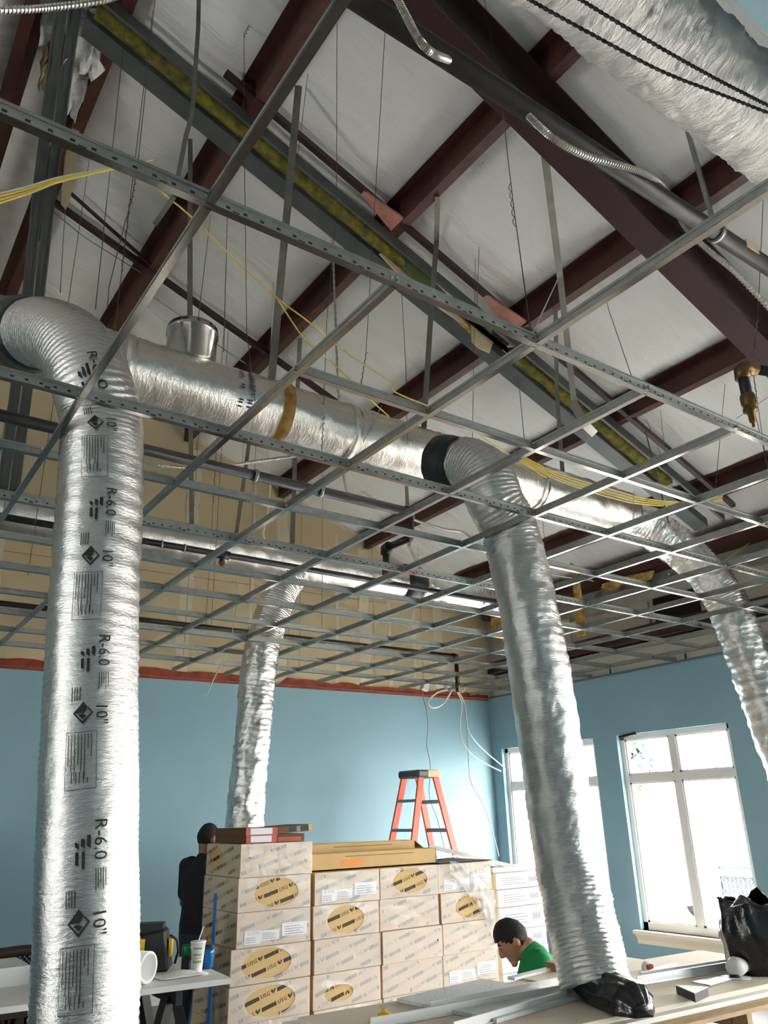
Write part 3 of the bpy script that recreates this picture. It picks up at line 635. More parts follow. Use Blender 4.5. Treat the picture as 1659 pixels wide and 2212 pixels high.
wirething([at(1370, 1060, 'y', 2.0), at(1367, 1125, 'y', 2.0)], 'short bright wire under the yellow cables', m='wire_bright')
WL = ['left of the far sprinkler tee', 'just right of the far sprinkler tee', 'over the gap left of the far hanging duct', 'over the dark pipe behind the wide printed duct', 'beside the loose dangling white cable', 'above the middle of the far trunk duct', 'at the right of the leaning duct', 'before the tan drywall over the ladder', 'before the tan drywall right of the ladder', 'right behind the far hanging duct', 'at the left edge, outermost', 'at the left edge, second one', 'left of the wide printed duct with a curl', 'left of the framing over the window wall', 'near the long strip of yellow wool', 'beside the elbow of the wide printed duct']
for k, (u0, v0, u1, v1, y1) in enumerate([(455, 1045, 456, 1160, 5.5), (470, 1010, 467, 1170, 5.4), (626, 1230, 622, 1425, 6.6), (402, 1300, 398, 1390, 6.6), (545, 1260, 536, 1380, 6.8), (700, 1090, 696, 1200, 5.6), (1140, 1170, 1160, 1330, 5.0), (800, 1300, 808, 1400, 6.8), (895, 1310, 912, 1400, 6.8), (650, 1290, 647, 1400, 6.9), (8, 850, 3, 960, 4.4), (38, 850, 28, 980, 4.6), (103, 860, 108, 920, 4.5), (1118, 1130, 1120, 1230, 4.5), (1180, 1130, 1186, 1260, 4.5), (250, 700, 245, 735, 3.0)]):
    b = at(u1, v1, 'y', y1); b.z = min(b.z, BZ + AR) if False else b.z; a = Vector((b.x, b.y, zr(b.x) + .01)); b.z = GZ + .045
    wirething([a, b], 'thin hanger wire ' + WL[k], r=.0024, twist=(a + (b - a) * .45, a + (b - a) * .6) if k % 3 == 0 else None)
# far wall bracing lines on the roof
def slope_bar(y, x0, x1, w, h, off, lab, m='rafter', name='brace', cat='brace'):
    g = G(); g.bar((x0, y, zr(x0) + off), (x1, y, zr(x1) + off), w, h); o = g.build(name, m); tag(o, lab, cat); return o
slope_bar(5.33, .85, 4.3, .05, .05, .02, 'thin dark brace along the slope above the round collar')
g = G().bar(roofat(150, 415, .02), roofat(335, 580, .02), .02, .03); tag(g.build('brace', 'rafter'), 'second thin brace meeting the long one near the ridge', 'brace')
slope_bar(3.02, 1.55, 7.3, .045, .05, .03, 'dark red angle along the slope beside the insulated track', 'rafter')
for x0, x1, w0, w1, lab in ((2.75, 3.1, .02, .11, 'upper pinkish backing flap folded beside the slope angle'), (4.0, 4.4, .02, .13, 'lower pinkish backing flap folded beside the slope angle')):
    g = G().add([(x0, 3.02 - w0, zr(x0) + .0), (x0, 3.02 + w0, zr(x0)), (x1, 3.02 + w1, zr(x1)), (x1, 3.02 - w1 * .6, zr(x1)), (x0, 3.02 - w0, zr(x0) + .02), (x0, 3.02 + w0, zr(x0) + .02), (x1, 3.02 + w1, zr(x1) + .02), (x1, 3.02 - w1 * .6, zr(x1) + .02)], [(3, 2, 1, 0), (4, 5, 6, 7), (0, 1, 5, 4), (1, 2, 6, 5), (2, 3, 7, 6), (3, 0, 4, 7)])
    tag(g.build('insulation_flap', 'pink_scrap'), lab, 'insulation')
# insulated track
e = empty('insulated_track', (.7, 3.35, zr(.7) - .1), 'grey steel track filled with yellow wool running down the slope', 'track')
def slp(g, y0, y1, o0, o1, xa=.62, xb=7.3):
    vs_ = [(xa, y0, zr(xa) + o0), (xb, y0, zr(xb) + o0), (xb, y1, zr(xb) + o0), (xa, y1, zr(xa) + o0), (xa, y0, zr(xa) + o1), (xb, y0, zr(xb) + o1), (xb, y1, zr(xb) + o1), (xa, y1, zr(xa) + o1)]
    return g.add(vs_, [(0, 3, 2, 1), (4, 5, 6, 7), (0, 1, 5, 4), (1, 2, 6, 5), (2, 3, 7, 6), (3, 0, 4, 7)])
part(slp(G(), 3.36, 3.50, -.10, -.088), 'channel', 'grey_steel', e); part(slp(G(), 3.34, 3.36, -.10, -.01), 'channel_web', 'grey_steel', e)
part(slp(G(), 3.14, 3.165, -.10, -.0), 'lip', 'grey_steel', e)
n = 140; vs_ = []; fs_ = []                              # ragged batt
for k in range(n + 1):
    x = .66 + (6.6 - .66) * k / n; j = .012 * noise.noise((x * 6, 0, 1)); gone = 3.3 < x < 4.5
    w = .0 if gone else .055 + .02 * noise.noise((x * 4, 3, 1))
    for yy, oo in ((3.27 - w, -.02), (3.27 - w, -.075 + j), (3.27, -.095 + j * 2), (3.27 + w * .9, -.075 + j), (3.27 + w * .9, -.02)): vs_.append((x, yy, zr(x) + oo))
for k in range(n):
    for q in range(4): fs_.append((k * 5 + q, k * 5 + q + 1, (k + 1) * 5 + q + 1, (k + 1) * 5 + q))
part(G().add(vs_, fs_), 'wool_batt', 'yellow_wool', e, True)
# scraps of board left in the track
def scrap(pix, y, m, lab, th=.012):
    P = [at(u, v, 'y', y) for u, v in pix]; g = G(); n = len(P); Q = [p + Vector((0, th, 0)) for p in P]
    g.add(P + Q, [tuple(range(n)), tuple(range(2 * n - 1, n - 1, -1))] + [(i, (i + 1) % n, n + (i + 1) % n, n + i) for i in range(n)])
    o = g.build('board_scrap', m); tag(o, lab, 'board scrap', 'broken board scraps'); return o
scrap([(828, 540), (862, 575), (925, 632), (1000, 690), (1012, 706), (960, 672), (900, 628), (850, 580), (820, 548)], 3.3, 'drywall', 'long torn paper edge hanging from the track')
scrap([(862, 530), (898, 568), (970, 640), (960, 660), (890, 600), (858, 556)], 3.25, 'green_board', 'green faced board scrap inside the track')
scrap([(1018, 700), (1062, 712), (1066, 738), (1058, 762), (1036, 752), (1020, 738)], 3.3, 'drywall', 'tan squarish board piece hanging at the purlin')
scrap([(970, 660), (1022, 695), (1020, 722), (985, 690)], 3.31, 'tan_wool', 'brown paper scrap above the tan board piece')
scrap([(160, 258), (172, 262), (170, 320), (160, 400), (143, 452), (132, 440), (140, 340)], 4.4, 'drywall', 'cream strip of torn facing dangling by the studs')
for sd, (u, v, w, h, lab, m) in enumerate(((152, 30, .5, .34, 'grey white insulation flap sagging at the ridge in the top left', 'vinyl'), (205, 75, .34, .42, 'white flap of insulation facing hanging by the ridge purlin', 'vinyl'), (165, 165, .22, .4, 'torn white flap between the two ridge purlins', 'vinyl'), (108, 120, .12, .3, 'cream torn paper flap beside the far ridge purlin', 'drywall'), (128, 70, .16, .3, 'brown torn backing flap at the ridge', 'rust'))):
    c0 = roofat(u, v, .1); vs_ = []; n = 9
    for i in range(n):
        for j in range(n):
            x, y = i / (n - 1) - .5, j / (n - 1) - .5; t = j / (n - 1)
            vs_.append(c0 + Vector((x * w * (1 - .4 * t) + .05 * noise.noise((x * 4, y * 4, sd)), y * h * .9, -.22 * t * t * (1 + .8 * noise.noise((x * 5, 1, sd))) + .07 * noise.noise((x * 6, y * 3, sd + 9)))))
    o = G().add(vs_, [(i * n + j, i * n + j + 1, (i + 1) * n + j + 1, (i + 1) * n + j) for i in range(n - 1) for j in range(n - 1)]).build('torn_insulation', m, None, True); o.modifiers.new('t', 'SOLIDIFY').thickness = .006; tag(o, lab, 'insulation')

# ================================================================== PIPES AND SPRINKLERS
def pipe(pts, r, lab, m='black_pipe', name='sprinkler_pipe', n=None):
    o = G().tube(pts, r, 16).build(name, m, None, True); tag(o, lab, 'pipe'); return o
PY, PZ = .59, 4.35
e = empty('sprinkler_pipe', (3, PY, PZ), 'thick dark steel pipe running below the rafter in the upper right', 'pipe')
part(G().tube([(-1, PY, PZ), (6, PY, PZ)], .042, 24), 'pipe', 'brown_pipe', e, True)
hx = at(1545, 505, 'y', PY).x; part(G().tube([(hx, PY, PZ), (hx + .025, PY, PZ)], .05, 24), 'clevis_ring', 'galv', e, True)
part(G().bar((hx + .01, PY, PZ + .04), (hx - .15, PY, zr(hx) - .02), .02, .02), 'hanger_rod', 'galv', e)
sp = at(1628, 545, 'y', PY - .04); part(G().box((sp.x - .06, PY - .045, PZ - .02), (sp.x + .05, PY - .04, PZ + .025)), 'tape_label', 'drywall', e)
z2 = 3.75; y2 = -.97 + (z2 - 1.679) / .491
px = at(884, 1105, 'y', y2)
e = empty('sprinkler_pipe', (px.x, y2, z2), 'black branch pipe under the near trunk duct with a sprinkler drop', 'pipe')
part(G().tube([(-3, y2, z2), (px.x, y2, z2)], .034, 18), 'pipe', 'black_pipe', e, True)
a = Vector((px.x, y2, z2)); b = a + Vector((0, 0, -.2)); c2 = Vector((px.x - .02, y2 + .28, z2 - .2))
part(G().tube([a + Vector((-.04, 0, 0)), a, a + Vector((0, 0, -.05))], .042, 14), 'elbow', 'brown_pipe', e, True)
part(G().tube([a, b], .03, 14), 'riser', 'black_pipe', e, True); part(G().tube([b, c2], .028, 14), 'arm', 'black_pipe', e, True)
part(G().tube([c2 + Vector((0, -.04, 0)), c2, c2 + Vector((0, 0, -.05))], .04, 14), 'elbow', 'brown_pipe', e, True)
part(G().tube([c2, c2 + Vector((0, 0, -.18))], .026, 14), 'drop', 'black_pipe', e, True)
part(G().lathe([(.034, 0), (.034, -.03), (.02, -.045), (.02, -.08), (.045, -.085), (.045, -.09)], 16, c2 + Vector((0, 0, -.17))), 'sprinkler_head', 'brass', e, True)
for u in (548, 690):
    q = at(u, 1030, 'y', y2); part(G().tube([(q.x, y2, z2), (q.x + .02, y2, z2)], .042, 18), 'clevis_ring', 'galv', e, True)
z3 = 3.72; y3 = -.97 + (z3 - 1.679) / .356
e = empty('sprinkler_pipe', (1, y3, z3), 'slender black pipe in front of the far trunk duct', 'pipe')
part(G().tube([(-3, y3, z3), (6.2, y3, z3)], .026, 16), 'pipe', 'black_pipe', e, True)
q = at(480, 1200, 'y', y3); part(G().tube([(q.x - .06, y3, z3), (q.x + .06, y3, z3)], .036, 14).tube([(q.x, y3, z3), (q.x, y3, z3 - .07)], .024, 12), 'tee_fitting', 'brown_pipe', e, True)
part(G().lathe([(.026, 0), (.026, -.02), (.014, -.03), (.03, -.05)], 14, (q.x, y3, z3 - .06)), 'sprinkler_head', 'rust', e, True)
for u in (466, 345, 395): q = at(u, 1200, 'y', y3); part(G().tube([(q.x, y3, z3), (q.x + .012, y3, z3)], .034, 14), 'clevis_ring', 'galv', e, True)
z4 = 3.52; y4 = -.97 + (z4 - 1.679) / .248
q = at(985, 1418, 'y', y4)
e = empty('sprinkler_pipe', (q.x, y4, z4), 'thin dark pipe along the far wall with a drop over the ladder', 'pipe')
part(G().tube([(-2, y4, z4), (q.x, y4, z4)], .026, 14), 'pipe', 'brown_pipe', e, True)
part(G().tube([(q.x - .05, y4, z4), (q.x, y4, z4), (q.x, y4, z4 - .06)], .036, 14), 'elbow', 'black_pipe', e, True)
part(G().tube([(q.x, y4, z4), (q.x, y4, z4 - .42)], .028, 14), 'drop', 'black_pipe', e, True); part(G().lathe([(.034, 0), (.034, -.04), (.02, -.06), (.03, -.1)], 14, (q.x, y4, z4 - .34)), 'sprinkler_head', 'brass', e, True)
# the near sprinkler drop at the right
a = depth(1600, 792, 3.9); e = empty('sprinkler_drop', a, 'brown elbowed pipe with a sprinkler fitting hanging at the right edge', 'pipe')
rt = Vector((.95, -.3, 0)); b = depth(1593, 890, 3.62)
part(G().tube([a, a + rt * 1.2], .026, 16), 'pipe', 'black_pipe', e, True)
part(G().tube([a + rt * .09, a + rt * .03, a + rt * .0 + Vector((0, 0, -.015)), a + Vector((-.005, 0, -.07))], [.036, .036, .036, .038], 18), 'elbow', 'brass', e, True)
part(G().tube([a, a + Vector((0, 0, -.2))], .027, 16), 'drop', 'black_pipe', e, True)
part(G().lathe([(.032, 0), (.036, -.012), (.036, -.05), (.03, -.06), (.03, -.075), (.034, -.08), (.034, -.095), (.018, -.1), (.016, -.15), (.008, -.155), (.008, -.18)], 18, a + Vector((0, 0, -.16))), 'sprinkler_head', 'brass', e, True)

# ================================================================== CABLES
def cable(pts, r, lab, m, name='cable', n=None, cat='cable', grp=None, armor=False):
    P = spline(pts, n or max(12, 10 * len(pts))); L = [0]
    if armor:
        tot = sum((b - a).length for a, b in zip(P, P[1:])); P = spline(pts, max(60, int(tot / .0035)))
        fr = lambda rr, i, a: rr * (1 + .2 * (1 if i % 4 < 2 else -1))
        g = G().tube(P, r, 10, True, fr)
    else: g = G().tube(P, r, 7)
    o = g.build(name, m, None, not armor); tag(o, lab, cat, grp); return o
yq = 2.45
for k, (m, dv, lab) in enumerate((('yellow_cable', 0, 'upper yellow cable of the bundle entering from the left edge'), ('yellow_cable', 9, 'middle yellow cable of the bundle entering from the left edge'), ('white_cable', -7, 'white cable of the bundle entering from the left edge'), ('yellow_cable', 15, 'lowest yellow cable of the bundle entering from the left edge'))):
    cable([at(-30, 432 + dv, 'y', yq), at(60, 408 + dv * .7, 'y', yq + .02), at(130, 386 + dv * .4, 'y', yq), at(240, 364 + dv * .1, 'y', yq), at(330, 345, 'y', yq + .2)], .006, lab, m)
cable([at(345, 412, 'y', 2.7), at(415, 470, 'y', 2.75), at(485, 540, 'y', 2.8), at(600, 645, 'y', 2.85), at(660, 690, 'y', 2.85), at(760, 770, 'y', 2.9), at(846, 826, 'y', 2.9), at(852, 846, 'y', 2.9), at(930, 880, 'y', 2.9), at(1000, 915, 'y', 2.9), at(1070, 962, 'y', 2.9), at(1180, 1032, 'y', 2.9)], .0055, 'long yellow cable sagging across the roof above the near trunk duct', 'yellow_cable')
cable([at(600, 648, 'y', 2.85), at(660, 735, 'y', 2.86), at(720, 785, 'y', 2.88), at(780, 845, 'y', 2.9), at(840, 900, 'y', 2.95)], .0055, 'yellow cable branching down in front of the purlin', 'yellow_cable')
for k in range(4):
    cable([at(1110, 975 + 3 * k, 'y', 2.6), at(1200, 1020 + 5 * k, 'y', 2.55), at(1330, 1060 + 6 * k, 'y', 2.5), at(1400, 1078 + 4 * k, 'y', 2.5), at(1480, 1084 + 3 * k, 'y', 2.5), at(1560, 1070 + 3 * k, 'y', 2.5)], .0055, ['top', 'second', 'third', 'lowest'][k] + ' of the four yellow cables right of the leaning duct', 'yellow_cable', grp='yellow cable run')
cable([at(1560, 1215, 'y', 3.3), at(1620, 1172, 'y', 3.2), at(1700, 1120, 'y', 3.2)], .0055, 'short yellow cable at the right edge above the crumpled duct', 'yellow_cable')
cable([at(850, -20, 'y', .50), at(880, 40, 'y', .50), at(905, 85, 'y', .5), at(935, 115, 'y', .5), at(990, 140, 'y', .62), at(1060, 190, 'y', .66), at(1130, 240, 'y', .6), at(1190, 295, 'y', .52), at(1260, 335, 'y', .5), at(1340, 358, 'y', .5), at(1400, 378, 'y', .52), at(1440, 412, 'y', .6), at(1480, 490, 'y', .66), at(1530, 540, 'y', .62), at(1590, 590, 'y', .6), at(1680, 685, 'y', .6)], .0125, 'armoured silver cable wound along the thick dark pipe', 'armor', armor=True)
cable([at(-30, 22, 'y', 1.0), at(60, 20, 'y', 1.0), at(130, 14, 'y', 1.0), at(215, 2, 'y', 1.0), at(290, -18, 'y', 1.0)], .0095, 'armoured silver cable across the top left corner', 'armor', armor=True)
cable([at(100, 975, 'y', 3.5), at(200, 990, 'y', 3.4), at(320, 1003, 'y', 3.3), at(400, 1011, 'y', 3.3), at(480, 1007, 'y', 3.3), at(560, 996, 'y', 3.4), at(640, 985, 'y', 3.5)], .0095, 'pale armoured cable draped below the near trunk duct', 'armor', armor=True)
q = at(730, 1010, 'y', 3.7)
cable([(q.x - .05, q.y, zr(q.x) + .2), at(742, 1022, 'y', 3.7), at(790, 1065, 'y', 3.7), at(840, 1100, 'y', 3.8), at(900, 1125, 'y', 3.9), at(960, 1143, 'y', 3.9), at(1000, 1150, 'y', 3.9), at(1030, 1172, 'y', 3.9)], .0095, 'pale armoured cable behind the black branch pipe', 'armor', armor=True)
q = at(580, 950, 'y', 4.6)
cable([(q.x, q.y, zr(q.x) + .2), at(580, 965, 'y', 4.6), at(584, 1050, 'y', 4.6), at(576, 1120, 'y', 4.6), at(569, 1150, 'y', 4.6), at(572, 1166, 'y', 4.6)], .008, 'white cable end hanging above the far trunk duct', 'white_cable')
q = at(513, 1245, 'y', 6.2)
cable([(q.x, q.y, zr(q.x) + .2), at(513, 1245, 'y', 6.2), at(514, 1290, 'y', 6.2), at(508, 1330, 'y', 6.2), at(495, 1400, 'y', 6.2), at(470, 1450, 'y', 6.2), at(444, 1506, 'y', 6.2)], .006, 'loose white cable dangling below the grid left of the far duct', 'white_cable')
cable([at(1160, 1235, 'y', 5.2), at(1230, 1248, 'y', 5.2), at(1280, 1255, 'y', 5.2), at(1310, 1275, 'y', 5.2), at(1350, 1275, 'y', 5.2), at(1400, 1255, 'y', 5.2), at(1440, 1245, 'y', 5.0), at(1445, 1240, 'x', 7.64)], .01, 'white cable looping in the framing above the window wall', 'white_cable')
cable([roofat(118, 460, .12), roofat(180, 510, .05), roofat(250, 555, .05), roofat(322, 600, .13)], .006, 'grey cable sagging over the far roof slope', 'grey_cable')
cable([at(330, 640, 'y', 5.3), at(400, 690, 'y', 5.3), at(470, 745, 'y', 5.3), at(530, 785, 'y', 5.4)], .006, 'grey cable end behind the round collar', 'grey_cable')
for k, P in enumerate(([(1110, -25), (1145, 0), (1280, 75), (1425, 152), (1560, 205), (1700, 258), (1950, 340)], [(1215, -25), (1255, 0), (1380, 76), (1500, 145), (1600, 198), (1700, 246), (1950, 350)])):
    pts = spline([at(u, v, 'z', 4.12) for u, v in P], 240); L = 0; g = G()
    for st in range(2):
        Q = []
        for i, p in enumerate(pts):
            d = (pts[min(i + 1, 239)] - pts[max(i - 1, 0)]).normalized(); u = d.cross(Vector((0, 0, 1))).normalized(); w = d.cross(u); a = i * .9 + st * PI
            Q.append(p + (u * math.cos(a) + w * math.sin(a)) * .0032)
        g.tube(Q, .0038, 6)
    o = g.build('rope', 'rope', None, True); tag(o, ['lower black twisted rope under the pale overhead duct', 'upper black twisted rope under the pale overhead duct'][k], 'rope')
# wiring over the ladder
yb = 7.0
for k, (u, v, rz) in enumerate(((918, 1483, .3), (966, 1478, -.4))):
    p = at(u, v, 'y', yb); M = Matrix.Translation(p) @ Matrix.Rotation(rz, 4, 'Y')
    e = empty('junction_box', p, ['white junction box hanging below the grid left of the cable loop', 'white junction box hanging right of the cable loop'][k], 'electrical box', 'junction boxes')
    part(G().box((-.045, -.03, -.05), (.045, .03, .05), M), 'box', 'white', e); part(G().box((-.04, -.036, -.045), (.04, -.03, .045), M), 'cover', 'label', e)
cable([at(966, 1490, 'y', yb), at(945, 1496, 'y', yb - .05), at(928, 1510, 'y', yb - .08), at(925, 1522, 'y', yb - .1), at(937, 1529, 'y', yb - .1), at(955, 1522, 'y', yb - .08), at(968, 1505, 'y', yb - .04), at(978, 1488, 'y', yb)], .011, 'grey cable loop hanging under the junction boxes', 'white_cable')
cable([at(910, 1480, 'y', yb), at(913, 1500, 'y', yb), at(923, 1545, 'y', yb - .05), at(924, 1580, 'y', yb - .1), at(922, 1610, 'y', yb - .1), at(928, 1640, 'y', yb - .1), at(930, 1665, 'y', yb - .15), at(928, 1720, 'y', yb - .1), at(945, 1770, 'y', yb), at(960, 1830, 'y', yb)], .006, 'thin grey cable hanging down through the ladder', 'grey_cable')
cable([at(985, 1490, 'y', yb), at(1000, 1510, 'y', yb), at(1008, 1560, 'y', yb), at(1012, 1640, 'y', yb), at(1018, 1690, 'y', yb), at(1045, 1740, 'y', yb), at(1062, 1790, 'y', yb + .1), at(1078, 1850, 'y', yb + .2)], .006, 'thin cable curving down the far wall to the white boxes', 'grey_cable')
cable([at(984, 1488, 'y', yb), at(998, 1520, 'y', yb), at(994, 1560, 'y', yb), at(998, 1600, 'y', yb), at(1020, 1630, 'y', yb), at(1050, 1650, 'y', yb + .1), at(1082, 1666, 'y', yb + .2)], .007, 'white cable running to the corner window lower one', 'white_cable')
cable([at(985, 1486, 'y', yb), at(1003, 1520, 'y', yb), at(1010, 1570, 'y', yb), at(1022, 1595, 'y', yb), at(1050, 1625, 'y', yb + .1), at(1092, 1660, 'y', yb + .2)], .007, 'white cable running to the corner window upper one', 'white_cable')
cable([at(965, 1480, 'y', yb), at(985, 1470, 'y', yb - .04), at(1003, 1478, 'y', yb - .06), at(1000, 1495, 'y', yb - .05), at(985, 1488, 'y', yb)], .008, 'small coil of white cable around the far sprinkler drop', 'white_cable')
# strips of wool and scraps in the framing over the window wall
def hang(pix, x, m, lab, th=.02):
    P = [at(u, v, 'x', x) for u, v in pix]; g = G(); n = len(P); Q = [p + Vector((th, 0, 0)) for p in P]
    g.add(P + Q, [tuple(range(n)), tuple(range(2 * n - 1, n - 1, -1))] + [(i, (i + 1) % n, n + (i + 1) % n, n + i) for i in range(n)])
    o = g.build('wool_scrap', m); tag(o, lab, 'insulation'); return o
hang([(1231, 1215), (1244, 1225), (1252, 1265), (1258, 1310), (1264, 1345), (1262, 1372), (1246, 1374), (1243, 1330), (1238, 1270)], 7.3, 'tan_wool', 'long ragged strip of yellow wool hanging behind the grid')
hang([(1300, 1262), (1350, 1245), (1412, 1232), (1405, 1250), (1385, 1258), (1340, 1262), (1325, 1276), (1300, 1272)], 7.62, 'tan_wool', 'ragged yellow wool wedge on the framing')
hang([(1060, 1335), (1090, 1330), (1100, 1360), (1085, 1385), (1062, 1375)], 7.6, 'tan_wool', 'stained patch of wool left of the leaning duct')

# blue bulkhead over the pale duct
g = G().box((.6, -.32, 4.12), (6.5, -.22, 5.6)); o = struct(g, 'wall_bulkhead', 'blue_paint'); o['label'] = 'blue painted bulkhead above the pale overhead duct'

# ================================================================== CARTONS OF CEILING TILES
BW, BH, BD = .602, .226, .62
PZ0 = .14
def print_face(g, w, h, mp, ang=.26, du=.262, dv=.078, sh=.12, sc=.026, seed=0, flip=False):
    ca, sa = math.cos(ang), math.sin(ang)
    pieces = []
    v, f = text_mesh('U'); 
    for ch, dx in (('U', 0.0), ('S', .024), ('G', .049)):
        v, f = text_mesh(ch); pieces.append(([(x * sc + dx, y * sc) for x, y in v], f))
    pieces.append(([(.072, .008), (.086, -.012), (.092, -.004), (.088, .012), (.078, .020)], [(0, 1, 2, 3, 4)]))      # two leaf marks
    pieces.append(([(.092, -.012), (.108, .006), (.108, .020), (.097, .010)], [(0, 1, 2, 3)]))
    x = .122
    for k, wd in enumerate((.016, .012, .012, .012, .012, .014, .022)): pieces.append(([(x, -.012), (x + wd, -.012), (x + wd, .013), (x, .013)], [(0, 1, 2, 3)])); x += wd + .0025
    rows = int((h + w * .4) / dv) + 3; cols = int(w / du) + 3
    ox, oy = (seed * .071) % du, (seed * .043) % dv
    for r in range(-4, rows):
        for c in range(-2, cols):
            x0 = c * du + (r % 2) * sh + ox - .2; y0 = r * dv + oy - w * .25
            for vs2, fs in pieces:
                P = []
                for px_, py_ in vs2:
                    X = x0 + px_; Y = y0 + py_; a, b = X * ca - Y * sa, X * sa + Y * ca
                    if flip: a, b = w - a, h - b
                    P.append((a, b))
                if all(.004 < a < w - .004 and .004 < b < h - .004 for a, b in P): g.add([mp(a, b) for a, b in P], fs)
def film_face(g, w, h, mp, oval=None, wob=.004, seed=0):
    if not oval:
        n = 6; vs_ = [mp(w * i / n, h * j / 3, .003 + wob * abs(noise.noise((i * 1.3, j * 1.7, seed)))) for j in range(4) for i in range(n + 1)]
        return g.add(vs_, [(j * (n + 1) + i, j * (n + 1) + i + 1, (j + 1) * (n + 1) + i + 1, (j + 1) * (n + 1) + i) for j in range(3) for i in range(n)])
    cx, cy, rx, ry = oval; A = [2 * PI * k / 44 for k in range(44)] + [math.atan2(b - cy, a - cx) % (2 * PI) for a, b in ((0, 0), (w, 0), (w, h), (0, h))]
    A = sorted(A); n = len(A); E = []; M_ = []; O = []
    for a in A:
        c, s = math.cos(a), math.sin(a); t = min([((w - cx) / c if c > 1e-9 else -cx / c if c < -1e-9 else 9), ((h - cy) / s if s > 1e-9 else -cy / s if s < -1e-9 else 9)])
        re = 1 / math.sqrt((c / rx) ** 2 + (s / ry) ** 2) * (1 + .04 * noise.noise((c * 2, s * 2, seed))); re = min(re, t * .97)
        E.append(mp(cx + c * re, cy + s * re, .007)); m_ = re + (t - re) * .25; M_.append(mp(cx + c * m_, cy + s * m_, .004 + wob * noise.noise((c * 4, s * 4, seed)))); O.append(mp(cx + c * t, cy + s * t, .003))
    return g.add(E + M_ + O, [(i, (i + 1) % n, n + (i + 1) % n, n + i) for i in range(n)] + [(n + i, n + (i + 1) % n, 2 * n + (i + 1) % n, 2 * n + i) for i in range(n)])
ROWN = ['top', 'second', 'third', 'fourth', 'fifth', 'bottom']; COLN = ['left end', 'second', 'third', 'right end']
def carton(x, y, z, row, col, oval=None, label_=False, side=None, film=True, seed=0, flip=False, w=BW, hole=None):
    what = 'oval opening in its film' if oval else 'white shipping label' if label_ else 'plain film covered face'
    lab = 'carton with %s, %s column, %s row from top' % (what, COLN[col], ROWN[row])
    e = empty('carton', (x, y, z), lab, 'box', 'wrapped cartons of ceiling tiles')
    b = G().box((0, 0, 0), (w, BD, BH)).build('carton_body', 'cardboard', e, origin=(0, 0, 0))
    md = b.modifiers.new('bev', 'BEVEL'); md.width = .006; md.segments = 2
    g = G(); fm = lambda a, c, o=.0015: (a, -o, c); print_face(g, w, BH, fm, seed=seed, flip=flip)
    sm = lambda a, c, o=.0015: (-o, BD - a, c)
    if col == 0: print_face(g, BD, BH, sm, seed=seed + 3)
    g.build('printed_pattern', 'box_print', e, origin=(0, 0, 0))['kind'] = 'stuff'
    G().box((0, -.001, BH * .5 - .0012), (0.0, -.001, BH * .5)).box((w * .0 + .002, -.0012, BH - .003), (w - .002, 0, BH - .001)).build('seam', 'cardboard_dark', e, origin=(0, 0, 0))
    if film:
        film_face(G(), w, BH, fm, oval, seed=seed).build('shrink_film', 'shrink_film', e, True, origin=(0, 0, 0))
        film_face(G(), w, BH, lambda a, c, o=.0015: (a, -o - .004, c), oval, wob=.006, seed=seed + 40).build('outer_film', 'shrink_film', e, True, origin=(0, 0, 0))
        if col == 0: film_face(G(), BD, BH, sm, side, seed=seed + 1).build('shrink_film', 'shrink_film', e, True, origin=(0, 0, 0))
    if label_:
        G().box((.06, -.007, .02), (.19, -.0045, .105)).box((.19, -.0065, .035), (.34, -.0045, .1)).build('label', 'label', e, origin=(0, 0, 0))
        G().box((.36, -.0085, .05), (.57, -.0045, .135)).build('label', 'label', e, origin=(0, 0, 0))
        t = G(); 
        for v, f in (txt('22 10 205', .016, .128, .088),): t.add([(p[0], -.0075, p[1]) for p in v], f)
        for k in range(4): t.box((.2, -.0072, .045 + k * .011), (.31 - .02 * (k % 2), -.0066, .049 + k * .011)); t.box((.38, -.0092, .06 + k * .016), (.54 - .03 * (k % 2), -.0086, .064 + k * .016))
        for k in range(3): t.box((.07, -.0076, .03 + k * .014), (.15, -.0071, .034 + k * .014))
        t.build('label_print', 'label_print', e, origin=(0, 0, 0))['kind'] = 'stuff'
    if hole: G().lathe([(.008, 0), (.008, .001)], 10).build('punch_hole', 'dark_gap', e, origin=(0, 0, 0)).matrix_local = Matrix.Translation((hole[0], -.0068, hole[1])) @ Matrix.Rotation(PI / 2, 4, 'X')
    return e
CXS = [2.735, 3.365, 3.985, 4.59]; CYF = 4.765
ov = lambda cx=.31, cy=.115, rx=.185, ry=.095: (cx, cy, rx, ry)
spec = {(1, 0): dict(oval=ov()), (1, 1): dict(label_=True), (1, 2): dict(oval=ov(.30, .12, .18, .09)), (1, 3): dict(label_=True),
        (2, 0): dict(label_=True, side=(.2, .11, .12, .1)), (2, 1): dict(oval=ov(.29, .115, .17, .095)), (2, 2): dict(), (2, 3): dict(oval=ov(.31, .11, .16, .085), flip=True),
        (3, 0): dict(oval=ov(.28, .12, .2, .095)), (3, 1): dict(hole=(.52, .14)), (3, 2): dict(hole=(.55, .12)), (3, 3): dict(flip=True),
        (4, 0): dict(oval=ov(.32, .115, .2, .095)), (4, 1): dict(oval=ov(.22, .09, .13, .055), flip=True), (4, 2): dict(), (4, 3): dict(label_=True),
        (5, 0): dict(oval=ov(.36, .1, .2, .08)), (5, 1): dict(oval=ov(.3, .17, .12, .04)), (5, 2): dict(), (5, 3): dict()}
rnd = random.Random(11)
for (r, c), kw in spec.items():
    dx = rnd.uniform(-.008, .008) + (-.045 if c == 0 and r >= 3 else 0); dy = rnd.uniform(-.012, .012) - (.01 if r >= 3 else 0)
    carton(CXS[c] + dx, CYF + dy, PZ0 + (5 - r) * (BH + .003), r, c, seed=r * 7 + c * 3 + 1, w=BW if c != 0 or r < 3 else BW + .04, **kw)
